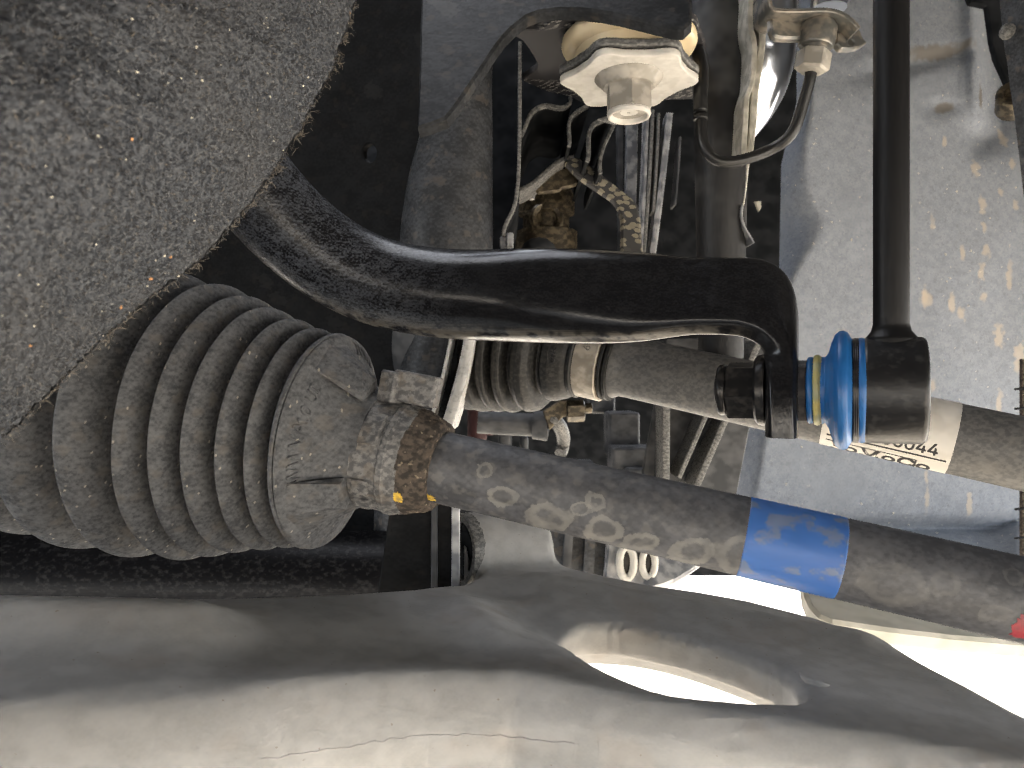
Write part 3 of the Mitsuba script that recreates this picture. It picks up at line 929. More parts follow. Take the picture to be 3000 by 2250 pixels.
# ------------------------------------------------------------------ stabilizer link
say('stabilizer_link', 'black stabilizer link, upright rod on a ball housing with a blue rubber boot', 'stabilizer link')
D = .307
X = unit(V([.92, -.39, 0]))
lk = lambda px, h=0: ((px - CX) / F * D - L0[0]) / (X[0] - X[1] * (px - CX) / F)
L0 = at(2291, 1143, D)
px2 = lambda h: h / F * (D - .010)
put('stabilizer_link__housing', lathe(L0, X, rounded_profile(lk(2524), lk(2715), px2(153), .0022), 96), 'black_satin', smooth=30)
base = at(2611, 996, D + X[1] * lk(2611))
put('stabilizer_link__rod', lathe(base, V([0, 0, 1.0]), [(-.006, .0090), (0, .0090), (.0012, .0084), (.0032, .0068), (.0058, .0061), (.46, .0061), (.46, .001)], 48), 'rod_black', smooth=40)
bt = [(2398, 96), (2410, 100), (2418, 98), (2428, 112), (2436, 140), (2446, 163), (2458, 174), (2470, 176), (2482, 172), (2490, 160), (2496, 151), (2500, 147), (2513, 147), (2516, 153), (2526, 154), (2536, 151), (2538, 140)]
pr = interp(V([[lk(a, b), px2(b), 0] for a, b in bt]), 60, 'linear')[:, :2]
put('stabilizer_link__dust_boot', lathe(L0, X, [(pr[0, 0], .008)] + list(map(tuple, pr)) + [(pr[-1, 0], .008)], 96, bump=lambda S, A, R: R + .0002 * np.sin(A * 3)), 'boot_blue', smooth=50, label='bright blue rubber dust boot')
for a in (2501, 2506.5, 2512):
    wire = [(lk(a) + .00042 * math.cos(q), px2(150) + .00042 * math.sin(q)) for q in np.linspace(0, 2 * np.pi, 12)]
    put('stabilizer_link__dust_boot__retaining_ring', lathe(L0, X, wire, 96), 'nut_black', smooth=True)
yr = [(2383, 92), (2386, 103), (2394, 106), (2402, 104), (2408, 98), (2410, 90)]
put('stabilizer_link__band', lathe(L0, X, [(lk(a, b), px2(b)) for a, b in yr], 80), 'ring_yellow', smooth=50, label='yellowed clear band on the boot neck')
br = [(2364, 84), (2366, 96), (2372, 100), (2380, 99), (2386, 92), (2388, 84)]
put('stabilizer_link__boot_collar', lathe(L0, X, [(lk(a, b), px2(b)) for a, b in br], 80), 'boot_blue', smooth=50)
put('stabilizer_link__stud_hex', hexagon(L0, X, lk(2332, 95), lk(2368, 95), px2(94), .0006, rot=0.28), 'stud_grey', smooth=20)
put('stabilizer_link__stud', lathe(L0, X, rounded_profile(lk(2096, 40), lk(2420, 40), .0050, .0008), 40), 'stud_grey', smooth=30)
put('stabilizer_link__nut', hexagon(L0, X, lk(2128, 90), lk(2224, 90), px2(90), .0010, rot=0.30), 'nut_black', smooth=20)
put('stabilizer_link__nut__flange', lathe(L0, X, [(lk(2214, 105), .008), (lk(2214, 105), px2(98)), (lk(2222, 105), px2(106)), (lk(2238, 105), px2(110)), (lk(2246, 105), px2(108)), (lk(2246, 105), .006)], 80), 'nut_black', smooth=30)
put('stabilizer_link__nut__collar', lathe(L0, X, rounded_profile(lk(2104, 79), lk(2134, 79), px2(79), .0016), 64), 'nut_black', smooth=30)

# ------------------------------------------------------------------ half shaft
say('half_shaft', 'grey brown half shaft with a printed white sticker, running behind the stabilizer link', 'drive shaft')
HD = lambda px: 0.4936 / (1 + 0.455 * (px - CX) / F)
HY = lambda px: 1110 + .22 * (px - 2000)
hat = lambda px, dy=0: at(px, HY(px) + dy, HD(px))
H0, H1 = hat(1400), hat(2900)
hax = unit(H1 - H0)
hs = lambda px: (hat(px) - H0) @ hax
_, hup, hsd = frame_of(hax)
hcam = -hsd if (-hsd)[1] < 0 else hsd
hr = .0176
put('half_shaft__shaft', lathe(H0, hax, [(hs(1720), .0176), (hs(1790), .0196), (hs(1818), .0196), (hs(1830), .0178)] + [(a, hr) for a in np.linspace(hs(1850), hs(3000) + 0.34, 24)], 96), 'shaft_paint', smooth=50)
cvp = [(1335, .030), (1338, .0475), (1345, .0484), (1372, .0482), (1380, .0420), (1388, .0405), (1396, .0470), (1404, .0480), (1428, .0476), (1436, .0420), (1444, .0410), (1452, .0466), (1462, .0468), (1472, .0458), (1480, .0398), (1487, .0386), (1495, .0440), (1505, .0445), (1513, .0436), (1520, .0372), (1527, .0364), (1534, .0420), (1544, .0428), (1553, .0416), (1560, .0345), (1568, .0335), (1578, .0388), (1592, .0396), (1606, .0384), (1618, .0350), (1626, .0272), (1634, .0268), (1642, .0300), (1660, .0292), (1690, .0258), (1700, .0238), (1706, .0246), (1712, .0246), (1716, .0234), (1722, .0210)]
pr = interp(V([[hs(a), b, 0] for a, b in cvp]), 240, 'linear')[:, :2]
put('half_shaft__cv_boot', lathe(H0, hax, list(map(tuple, pr)) + [(pr[-1, 0], .012)], 96), 'cv_rubber', smooth=50, label='black pleated rubber boot of the shaft joint')
put('half_shaft__joint_housing', lathe(H0, hax, [(hs(1270), .02), (hs(1280), .050), (hs(1300), .052), (hs(1342), .051), (hs(1350), .046), (hs(1350), .03)], 80), 'interior_grey', smooth=30)
c0, c1 = hs(1716), hs(1782)
put('half_shaft__boot_clamp', lathe(H0, hax, [(c0, .018), (c0, .0228), (c0 + .0005, .0234), (c1 - .0005, .0234), (c1, .0230), (c1, .018)], 96), 'clamp_steel', smooth=30, label='dull steel clamp band on the joint boot')
put('half_shaft__boot_seat', lathe(H0, hax, [(c1 + .0002, .018), (c1 + .0006, .0218), (c1 + .0022, .0222), (c1 + .0030, .0206), (c1 + .0040, .0218), (c1 + .0055, .0216), (c1 + .0062, .0190), (c1 + .0062, .017)], 96), 'cv_rubber', smooth=30)


def on_shaft(ax, up, cam, o, s_mid, a_mid, r, flip=1):
    """text baseline along the shaft"""
    def fn(v):
        a = a_mid - flip * v[:, 1] / r
        ss = s_mid + flip * v[:, 0]
        rr = r + v[:, 2]
        return o + ax * ss[:, None] + rr[:, None] * (np.cos(a)[:, None] * up + np.sin(a)[:, None] * cam)
    return fn


def round_shaft(ax, up, cam, o, s_mid, a_mid, r):
    """text baseline round the shaft"""
    def fn(v):
        a = a_mid + v[:, 0] / r
        ss = s_mid + v[:, 1]
        rr = r + v[:, 2]
        return o + ax * ss[:, None] + rr[:, None] * (np.cos(a)[:, None] * up + np.sin(a)[:, None] * cam)
    return fn


put('half_shaft__boot_clamp__lettering', wrap_text('GVC 09', .0042, round_shaft(hax, hup, hcam, H0, (c0 + c1) / 2 - .002, math.radians(52), .02335), .00018), 'grey_ink', smooth=False)
put('half_shaft__cv_boot__lettering', wrap_text('SMP', .0034, round_shaft(hax, hup, hcam, H0, hs(1664), math.radians(92), .0283), .0011), 'ink', smooth=False)
# sticker round the shaft
k0, k1 = hs(2424), hs(2792)
put('half_shaft__sticker', lathe(H0, hax, [(k0, .0172), (k0, hr + .00022), (k1, hr + .00022), (k1, .0172)], 128), 'sticker_white', smooth=40, label='white printed sticker wrapped round the shaft')
SK = 'half_shaft__sticker'


def shaft_bar(s0, s1, a0, a1, r):
    A_ = np.linspace(a0, a1, max(3, int(abs(a1 - a0) / 0.05) + 2))
    rr = [[H0 + hax * s + q * (math.cos(a) * hup + math.sin(a) * hcam) for s, q in ((s0, r), (s0, r + .00022), (s1, r + .00022), (s1, r))] for a in A_]
    return loft(V(rr))


rd = math.radians
rk = hr + .0002
put(SK + '__printed_line', shaft_bar(hs(2440), hs(2782), rd(126.6), rd(129.4), rk), 'ink', smooth=40)
put(SK + '__printed_line', cat(shaft_bar(hs(2440), hs(2703), rd(139.4), rd(140.8), rk), shaft_bar(hs(2697), hs(2703), rd(140.8), rd(186), rk)), 'ink', smooth=40)
put(SK + '__lettering', wrap_text('300044', .0058, on_shaft(hax, hup, hcam, H0, hs(2655), rd(121), hr), .00042, True), 'ink', smooth=False, label='black printed number on the sticker')
put(SK + '__lettering', wrap_text('FoMoCo', .0086, on_shaft(hax, hup, hcam, H0, hs(2598), rd(169), hr), .00042, True), 'ink', smooth=False, label='black printed name in a box on the sticker')

# ------------------------------------------------------------------ lower control arm (cast aluminium)
AZ0, ASL = -0.085, -0.10
ang_d = lambda px, py: -AZ0 / ((py - CY) / F + ASL * (px - CX) / F)


def on_arm(pts):
    return V([[(x - CX) / F * ang_d(x, y), ang_d(x, y)] for x, y in pts])


FAR = [(-500, 1790), (0, 1752), (300, 1745), (700, 1738), (1000, 1728), (1200, 1715), (1340, 1697), (1450, 1660), (1570, 1634), (1640, 1650), (1780, 1682), (1900, 1707), (2050, 1728), (2200, 1755), (2400, 1806), (2560, 1864), (2700, 1930), (2850, 2005), (3000, 2085), (3150, 2150), (3300, 2215)]
NEAR = [(3400, 2420), (3200, 2350), (2900, 2300), (2600, 2240), (2300, 2195), (2000, 2150), (1750, 2100), (1500, 2040), (1250, 2038), (1000, 2062), (700, 2118), (400, 2160), (0, 2205), (-400, 2260)]
DROPS = lambda px: 0.0065 - 0.0010 / (1 + np.exp(-(np.asarray(px, float) - 1350) / 120))
HOLE = [(1638, 1868), (1654, 1843), (1696, 1828), (1760, 1828), (1850, 1838), (1950, 1858), (2060, 1888), (2170, 1925), (2260, 1962), (2318, 2002), (2338, 2040), (2334, 2062), (2290, 2064), (2180, 2060), (2050, 2050), (1930, 2030), (1830, 1995), (1740, 1950), (1670, 1900)]
farP = on_arm(FAR)
nearP = []
for x_, y_ in NEAR:
    d_ = (-AZ0 + float(DROPS(x_))) / ((y_ - CY) / F + ASL * (x_ - CX) / F)
    nearP.append([(x_ - CX) / F * d_, d_])
nearP = V(nearP)


def near_drop(x, y, dn):
    D_ = DROPS(CX + x / y * F)
    t = np.clip(1 - dn / (D_ * 1.55), 0, 1.2)
    return D_ * t ** 1.5
outl = np.vstack([farP, nearP])
NEAR_L = cKDTree(interp(np.c_[nearP, nearP[:, 0] * 0], 800, 'linear')[:, :2])


def on_top(pts):
    out = []
    dd = np.linspace(0.15, 0.5, 3501)
    for x, y in pts:
        X_ = (x - CX) / F * dd
        z = AZ0 + ASL * X_ - near_drop(X_, dd, NEAR_L.query(np.c_[X_, dd])[0]) - 0.002
        zr = (CY - y) / F * dd
        i = np.argmax((zr < z) & (dd > 0.2))
        out.append([X_[i], dd[i]])
    return V(out)


holeP = smooth_poly(on_top(HOLE), 160)


def grid_sdf(poly, xs, ys):
    import shapely
    Pn = sg.Polygon(poly).buffer(0)
    r = densify(np.asarray(Pn.exterior.coords)[:-1], 0.0008)
    gx, gy = np.meshgrid(xs, ys, indexing='ij')
    q = np.c_[gx.ravel(), gy.ravel()]
    d, _ = cKDTree(r).query(q)
    return np.where(shapely.contains_xy(Pn, q[:, 0], q[:, 1]), -d, d).reshape(gx.shape)


from scipy.interpolate import RegularGridInterpolator
axs, ays = np.arange(-0.36, 0.26, 0.002), np.arange(0.14, 0.47, 0.002)
so = RegularGridInterpolator((axs, ays), grid_sdf(outl, axs, ays), bounds_error=False, fill_value=0.1)
sh = RegularGridInterpolator((axs, ays), grid_sdf(holeP, axs, ays), bounds_error=False, fill_value=0.1)
sn = RegularGridInterpolator((axs, ays), np.abs(cKDTree(interp(np.c_[nearP, nearP[:, 0] * 0], 800, 'linear')[:, :2]).query(np.stack(np.meshgrid(axs, ays, indexing='ij'), -1).reshape(-1, 2))[0]).reshape(len(axs), len(ays)), bounds_error=False, fill_value=0.1)
sf = RegularGridInterpolator((axs, ays), np.abs(cKDTree(interp(np.c_[farP, farP[:, 0] * 0], 800, 'linear')[:, :2]).query(np.stack(np.meshgrid(axs, ays, indexing='ij'), -1).reshape(-1, 2))[0]).reshape(len(axs), len(ays)), bounds_error=False, fill_value=0.1)
bl, br_ = at(1345, 1615, .372), at(1568, 1606, .396)
bdir = unit(br_ - bl)


def gauss_line(x, y, a, b, w):
    a, b = on_arm([a])[0], on_arm([b])[0]
    d = b - a
    t = np.clip(((x - a[0]) * d[0] + (y - a[1]) * d[1]) / (d @ d), 0, 1)
    e = np.hypot(x - a[0] - t * d[0], y - a[1] - t * d[1])
    return np.exp(-(e / w) ** 2)


STEP = on_arm([(-300, 2110), (0, 2065), (350, 2015), (700, 1972), (1000, 1966), (1250, 1985)])
STEP_T = CubicSpline(STEP[:, 0], STEP[:, 1])


def gline(x, y):
    fade = 1 / (1 + np.exp((x + 0.055) / 0.010))
    return np.where(fade > 0.02, STEP_T(np.clip(x, STEP[0, 0], STEP[-1, 0])) - y, -1.0) - 0.02 * (1 - fade)


def arm_fn(Pq):
    x, y, z = Pq.T
    q = np.c_[x, y]
    d2, dh, dn, df = so(q), sh(q), sn(q), sf(q)
    zt = H + AZ0 + ASL * x
    zt = zt - near_drop(x, y, dn)
    zt = zt + 0.0085 * gauss_line(x, y, (-200, 1835), (560, 1838), .015) - 0.0035 * gauss_line(x, y, (700, 1900), (1350, 1890), .020)
    zt = zt + 0.0045 * gauss_line(x, y, (1600, 1710), (2500, 1880), .013) - 0.0040 * gauss_line(x, y, (1560, 1800), (1620, 1830), .012)
    zt = zt + 0.0025 * gauss_line(x, y, (1360, 1770), (1450, 1850), .008) - .003 * gauss_line(x, y, (1420, 1725), (1500, 1735), .010)
    zt = zt - 0.0015 * np.exp(-(np.maximum(dh, 0) / 0.006) ** 2)
    zt = zt - 0.0016 / (1 + np.exp(-(gline(x, y)) / 0.0018))
    R = 0.0062 + (0.0018 + 0.0075 * np.exp(-(dn / 0.022) ** 2)) / (1 + np.exp((x - 0.002) / 0.008))
    half = 0.0125 + 0.012 * np.exp(-(dn / 0.022) ** 2) / (1 + np.exp((x - 0.002) / 0.008)) - 0.0062 * np.exp(-(np.maximum(dh, 0) / 0.012) ** 2)
    dd = np.maximum(d2, -dh - 0.0002 + 0.0)
    Rr = np.where(-dh > d2, 0.0026, R)
    qx, qz = dd + Rr, np.abs(z - (zt - half)) - half + Rr
    f = np.minimum(np.maximum(qx, qz), 0) + np.hypot(np.maximum(qx, 0), np.maximum(qz, 0)) - Rr
    w = Pq - bl
    s = w @ bdir
    rr = np.linalg.norm(w - s[:, None] * bdir, axis=1)
    L = np.linalg.norm(br_ - bl)
    qx, qz = rr - 0.0178 + .004, np.abs(s - L / 2) - L / 2 + .004
    b = np.minimum(np.maximum(qx, qz), 0) + np.hypot(np.maximum(qx, 0), np.maximum(qz, 0)) - .004
    f = smin(f, b, 0.010)
    return np.maximum(f, -np.maximum(rr - 0.0140, s - L * 0.6))


arm = march(arm_fn, (-0.33, 0.155, H - 0.150), (0.23, 0.445, H - 0.045), 0.0023)
say('lower_control_arm', 'bare cast aluminium control arm with an oval through hole, across the bottom', 'control arm')
put('lower_control_arm__arm', arm, 'alu_cast', smooth=True)
bup = frame_of(bdir)[1]
put('lower_control_arm__bushing', lathe(bl, bdir, [(-.0012, .0142), (-.0018, .0150), (-.0018, .0172), (-.0008, .0176), (.004, .0176), (.004, .0142)], 72, ring=True), 'steel_dusty', smooth=30, label='grey steel rim of the arm bushing')
put('lower_control_arm__bushing__rubber', lathe(bl, bdir, [(.006, .003), (.003, .009), (.004, .0125), (.006, .0138), (.012, .0138), (.012, .003)], 60), 'interior_black', smooth=40)


def drape(path, mesh, r, n=60, lift=0.0):
    s = interp(V([[x, y, 0] for x, y in path]), n)
    o = np.repeat(V([[0, 0, H]]), n, 0)
    dr_ = unit(np.c_[(s[:, 0] - CX) / F, np.ones(n), (CY - s[:, 1]) / F])
    loc, ri, _ = mesh.ray.intersects_location(o, dr_, multiple_hits=False)
    order = np.argsort(ri)
    loc = loc[order] - dr_[ri[order]] * lift
    rr = np.full(len(loc), r)
    rr[:3] *= [.15, .5, .8]
    rr[-3:] *= [.8, .5, .15]
    return np.c_[loc, rr]


tri_arm = trimesh.Trimesh(arm.vertices, arm.faces, process=True)
rng = np.random.default_rng(4)
flash = [(x, y + rng.normal(0, 2.0)) for x, y in interp(V([[760, 2226, 0], [900, 2206, 0], [1050, 2182, 0], [1180, 2162, 0], [1330, 2153, 0], [1480, 2159, 0], [1700, 2182, 0]]), 40)[:, :2]]
q = drape(flash, tri_arm, .00022, 90)
put('lower_control_arm__casting_line', tube(q, len(q) * 2, 8), 'alu_cast', smooth=True)
q = drape([(2346, 1972), (2362, 1992), (2395, 2006), (2432, 2008)], tri_arm, .0016, 24)
q[:, 3] = .0017 * np.sin(np.linspace(0.15, np.pi - .1, len(q)))
put('lower_control_arm__casting_mark', tube(q, 40, 12), 'alu_cast', smooth=True)

# ------------------------------------------------------------------ frame, body mount
say('frame_bracket', 'dark painted steel frame bracket with a curved lower edge above the cream washer', 'frame bracket')
FB = [(1222, 372), (1262, 362), (1307, 344), (1335, 310), (1362, 271), (1410, 200), (1452, 136), (1475, 106), (1500, 80), (1543, 45), (1580, 32), (1633, 25), (1700, 26), (1760, 33), (1814, 43), (1900, 64), (1975, 82), (2005, 82), (2027, 60), (2028, -120), (1240, -120), (1231, 59), (1226, 250)]
put('frame_bracket__plate', plate(FB, [(1226, 371, .36), (2000, 84, .368), (1600, -120, .405)], .0075, .0012), 'bracket_paint', smooth=20)
sz = at(1843, 170, .43)[2] + .009
sp = [(-.045, .405), (.055, .405), (.075, .46), (.075, .56), (-.02, .56), (-.032, .50), (-.040, .45)]


def flat(poly, z, t, bevel=.0006, holes=()):
    return slab(V(poly), t, V([0, 0, z]), V([1.0, 0, 0]), V([0, -1.0, 0]), bevel, holes)


def on_level(pts, z):
    out = []
    for x, y in pts:
        d = (z - H) * F / (CY - y)
        out.append([(x - CX) / F * d, -d])
    return V(out)


zs = sz
seat_px = [(1490, 60), (1600, 20), (1850, 20), (2040, 60), (2070, 150), (2060, 290), (1700, 300), (1668, 282), (1600, 268), (1525, 235), (1570, 205), (1576, 190), (1560, 160), (1530, 118), (1490, 100)]
hole_px = [(1510, 74), (1540, 52), (1585, 42), (1606, 55), (1600, 76), (1570, 88), (1530, 86)]
n_ = V([0, 0, -1.0])
o_ = V([0, 0, zs])
u_, v_ = V([1.0, 0, 0]), np.cross(n_, V([1.0, 0, 0]))
lv = lambda pts: V([[w @ u_, w @ v_] for w in (onto(x, y, o_, n_) - o_ for x, y in pts)])
put('frame_bracket__seat', slab(round_poly(lv(seat_px), .004), .004, o_, u_, v_, .0006, [smooth_poly(lv(hole_px), 40)]), 'seat_spotted', smooth=20, label='spotted underside of the mount seat with an oval hole')

say('body_mount', 'cream body mount with wavy washer and a hexagon bolt pointing down', 'body mount')
M = at(1843, 238, .42)
md = unit(V([0, -.055, -.998]))
d_, mu, mw = frame_of(md, up=(0, -1, 0))
put('body_mount__cushion', lathe(M, md, [(-.0250, .020), (-.0250, .0300), (-.0238, .0330), (-.0215, .0350), (-.0190, .0353), (-.0168, .0342), (-.0154, .0318), (-.0148, .0280), (-.0098, .0272), (-.0098, .02)], 96), 'cream_urethane', smooth=50, label='glossy cream rubber cushion')


def wavy(s0, s1, R, amp, rot=0.0, dish=0.0, m=240):
    a = np.linspace(0, 2 * np.pi, m, endpoint=False)
    k = (0.5 + 0.5 * np.cos(6 * (a - rot))) ** 1.9
    rad = R * (1 - amp + amp * k)
    rings = []
    b = 0.0009
    for s, q in ((s0, .1), (s0, .96), (s0 + b * .3, .985), (s0 + b, 1.0), (s1 - b, 1.0), (s1 - b * .3, .985), (s1, .965), (s1, .75), (s1, .55), (s1, .1)):
        rr = rad * q
        sag = dish * (q ** 2)
        rings.append(M + (s - sag)[..., None] * md if False else M + (s + sag) * md + rr[:, None] * (np.cos(a)[:, None] * mu + np.sin(a)[:, None] * mw))
    return loft(V(rings))


put('body_mount__washer', wavy(-.003, .0010, .0362, .165, math.pi / 6), 'washer_zinc', smooth=35, label='cream zinc washer with six wavy points')
put('body_mount__backing_washer', wavy(-.0078, -.0038, .0366, .14, math.pi / 6), 'steel_dusty', smooth=35)
Mb = at(1842, 252, .414)
put('body_mount__bolt', hexagon(Mb, md, -.002, .0140, .0122, .0006, up=(0, -1, 0), rot=0.52 + .52), 'bolt_grey', smooth=15)
put('body_mount__bolt__flange', lathe(Mb, md, [(-.006, .005), (-.006, .0172), (-.0040, .0176), (-.0028, .0168), (.0010, .0128), (.0015, .008)], 72), 'bolt_grey', smooth=30)
put('body_mount__bolt__rim', lathe(Mb, md, [(.0128, .006), (.0138, .0111), (.0150, .0113), (.0163, .0108), (.0166, .0102), (.0163, .0094), (.0140, .0088), (.0138, .0080), (.0142, .001), (.0128, .001)], 72), 'washer_zinc', smooth=30)

say('frame_rail', 'dark spotted frame rail with a rounded vertical column, behind the stabilizer bar', 'frame rail')
rail_hole = [(1062 + 20 + 20 * math.cos(a), 447 + 27 * math.sin(a)) for a in np.linspace(0, 2 * np.pi, 20, endpoint=False)]
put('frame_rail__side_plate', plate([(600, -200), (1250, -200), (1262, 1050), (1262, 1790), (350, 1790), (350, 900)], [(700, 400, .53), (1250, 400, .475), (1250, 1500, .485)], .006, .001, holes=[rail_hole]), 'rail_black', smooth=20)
cb = at(1345, 1800, .48)
zt_ = at(1345, -100, .48)[2]
put('frame_rail__column', tube(V([list(at(a, b, .478)) + [c / F * .478] for a, b, c in ((1352, 40, 88), (1350, 250, 92), (1338, 400, 106), (1318, 560, 126), (1308, 720, 136), (1300, 880, 116), (1287, 1000, 95), (1225, 1240, 92), (1190, 1500, 92), (1180, 1800, 92))]), 60, 48, up=(0, -1, 0)), 'column_paint', smooth=True)
FL = [(1524, 120), (1523, 300), (1520, 488), (1515, 560), (1502, 615), (1478, 665), (1476, 690)]
put('frame_rail__flange', edge_sheet(FL, .47, .475, .0022), 'steel_dusty', smooth=30)
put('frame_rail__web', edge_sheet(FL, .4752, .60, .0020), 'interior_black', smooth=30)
put('frame_rail__hook', cat(rbox(at(1494, 706, .475), (.0042, .01, .0085), .001), rbox(at(1476, 712, .478), (.005, .01, .006), .001)), 'rail_grey', smooth=30)
put('frame_rail__bright_edge', edge_sheet([(1378, 970), (1368, 1030), (1352, 1100), (1331, 1175), (1304, 1262)], .435, .50, .0060), 'silver_edge', smooth=30, label='bright bare edge of the frame flange')
put('frame_rail__bright_edge', edge_sheet([(1322, 985), (1304, 1070), (1282, 1160), (1258, 1240)], .438, .50, .0019), 'silver_edge', smooth=30, label='thin bright edge of the frame flange')
put('frame_rail__tube', tube(V([list(at(-150, 1700, .455)) + [.0300], list(at(500, 1706, .455)) + [.0300], list(at(1330, 1712, .462)) + [.0300]]), 40, 40), 'tube_gloss', smooth=True)

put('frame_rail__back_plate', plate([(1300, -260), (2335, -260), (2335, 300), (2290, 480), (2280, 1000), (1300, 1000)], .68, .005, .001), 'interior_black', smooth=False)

say('arm_bracket', 'dark steel bracket with two pale upright edges, left of the control arm bushing', 'bracket')
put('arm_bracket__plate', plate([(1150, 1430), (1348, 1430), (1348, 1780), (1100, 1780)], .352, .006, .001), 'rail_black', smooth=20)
for a_, b_, m_ in ((1322, 1347, 'rail_grey'), (1262, 1282, 'interior_grey')):
    put('arm_bracket__edge', plate([(a_, 1430), (b_, 1430), (b_, 1780), (a_, 1780)], .349, .0028, .0006), m_, smooth=20)

say('mount_support', 'dark stamped support of thin upright sheets hanging below the body mount', 'support bracket')
for pth, t_, d0 in (([(1527, 393), (1540, 365), (1555, 332), (1578, 312), (1605, 306), (1640, 313), (1664, 306), (1671, 280)], .0021, .485), ([(1668, 425), (1668, 390), (1671, 348), (1690, 326), (1724, 306)], .0022, .485),
                    ([(1721, 470), (1726, 395), (1737, 366), (1758, 352), (1792, 338)], .0026, .485), ([(1761, 506), (1767, 435), (1783, 398), (1800, 362)], .0021, .49)):
    put('mount_support__edge', edge_sheet(pth, d0, d0 + .005, t_), 'edge_dusty', smooth=30)
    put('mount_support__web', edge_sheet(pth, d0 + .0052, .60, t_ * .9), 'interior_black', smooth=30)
put('mount_support__foot', plate([(1752, 348), (1800, 335), (1868, 340), (1842, 360), (1800, 360)], .452, .004, .0006), 'steel_dusty', smooth=20)
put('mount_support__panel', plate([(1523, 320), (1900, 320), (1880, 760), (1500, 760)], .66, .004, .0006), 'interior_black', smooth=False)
put('mount_support__rib', plate([(1809, 330), (1829, 330), (1826, 770), (1814, 770)], .61, .012, .001), 'interior_grey', smooth=20)
put('mount_support__rib', plate([(1839, 330), (1871, 330), (1860, 770), (1830, 770)], .60, .016, .001), 'rail_grey', smooth=20)
for a, b, t_, m_ in (((1897, 320), (1876, 770), .0026, 'rail_grey'), ((1913, 320), (1885, 770), .0026, 'steel_dusty'), ((1930, 330), (1914, 620), .0022, 'steel_dusty'), ((1963, 330), (1909, 770), .0046, 'rail_grey'), ((1993, 400), (1978, 600), .0016, 'interior_grey')):
    put('mount_support__edge', edge_sheet([a, ((a[0] + b[0]) / 2 + 2, (a[1] + b[1]) / 2), b], .58, .595, t_), m_, smooth=30)

say('arch_bracket', 'small peaked bracket with pale mud spots, above the middle of the stabilizer bar', 'bracket')
put('arch_bracket__leg', edge_sheet([(1510, 560), (1535, 551), (1590, 512), (1655, 464), (1682, 460)], .525, .56, .0030), 'steel_dusty', smooth=30)
put('arch_bracket__spotted_leg', plate([(1656, 476), (1668, 464), (1690, 460), (1705, 468), (1760, 508), (1850, 580), (1868, 600), (1877, 640), (1886, 780), (1822, 780), (1822, 640), (1812, 608), (1795, 585), (1700, 520), (1684, 505)], .525, .010, .0012), 'arch_spotted', smooth=20, label='leg covered with pale mud spots')
put('arch_bracket__tab', plate([(1560, 538), (1660, 475), (1684, 500), (1697, 524), (1690, 540), (1672, 548), (1648, 551), (1640, 560), (1575, 566)], .545, .006, .0012, rounding=6), 'brass_dull', smooth=20)

say('steering_gear', 'dull brass coloured steering gear housing in the shade under the peaked bracket', 'gear housing')
g0 = at(1602, 640, .60)
put('steering_gear__housing', lathe(at(1600, 560, .62), V([0, 0, -1.0]), [(0, .001), (0, .020), (.004, .022), (.018, .022), (.020, .018), (.030, .018), (.032, .024), (.07, .024), (.07, .001)], 48), 'brass_dull', smooth=30)
put('steering_gear__cap', lathe(g0, unit(V([.1, -1, .05])), [(-.02, .001), (-.02, .013), (0, .013), (.002, .011), (.001, .008), (-.004, .0075), (-.004, .001)], 40), 'brass_dull', smooth=30)
put('steering_gear__dome', lathe(at(1578, 740, .52), V([0, -.1, 1.0]), [(-.02, .0135), (0, .0125), (.006, .0095), (.009, .005), (.0098, .0005)], 40), 'interior_grey', smooth=40)
put('steering_gear__stud', lathe(at(1558, 545, .57), V([0, 0, -1.0]), rounded_profile(0, .010, .0022, .0006), 20), 'silver_edge', smooth=30)

# ------------------------------------------------------------------ strut and its flanged seam
say('strut', 'dark and shiny alloy strut leg with a pale folded seam, right of the body mount', 'strut')
put('strut__tube', lathe(at(2112, 1050, .475), V([0, 0, 1.0]), [(0, .0130), (.10, .0150), (.18, .0168), (.30, .0172), (.30, .001)], 64), 'strut_dark', smooth=50)
SX = lambda px: at(px, 1125, .50)[0]
cz = lambda py: at(1500, py, .50)[2]
ax0 = V([SX(2192), .50, 0])
pf = [(420, 4), (400, 22), (370, 48), (345, 67), (310, 88), (270, 108), (235, 119), (200, 128), (150, 134), (110, 137), (40, 138), (-120, 139)]
pr = interp(V([[cz(a), b / F * .5, 0] for a, b in pf]), 60)[:, :2]
put('strut__alloy_leg', lathe(ax0, V([0, 0, 1.0]), [(pr[0, 0], 1e-4)] + list(map(tuple, pr)) + [(pr[-1, 0], 1e-4)], 96), 'strut_alu', smooth=60, label='shiny alloy leg of the strut')
put('strut__seam', edge_sheet([(2198, -60), (2198, 30), (2202, 90), (2208, 112), (2209, 190), (2204, 240), (2190, 282), (2186, 330), (2182, 400), (2180, 456)], .44, .50, .0030, 60), 'seam_cream', smooth=30)
put('strut__seam', edge_sheet([(2239, -60), (2236, 60), (2233, 140), (2222, 215), (2212, 280), (2207, 360), (2203, 400), (2198, 456)], .442, .50, .0036, 60), 'seam_cream', smooth=30)
put('strut__drip', tube(V([list(at(2191, 470, .45)) + [.0012], list(at(2188, 520, .45)) + [.0006], list(at(2178, 600, .46)) + [.0004]]), 20, 8), 'seam_cream', smooth=True)
put('strut__collar_edge', edge_sheet([(2177, 600), (2175, 640), (2185, 670), (2200, 695), (2209, 712)], .46, .49, .0013), 'rail_grey', smooth=30)
put('strut__clip', plate([(2212, 590), (2230, 588), (2231, 608), (2224, 620)], .48, .003, .0005), 'seam_cream', smooth=20)

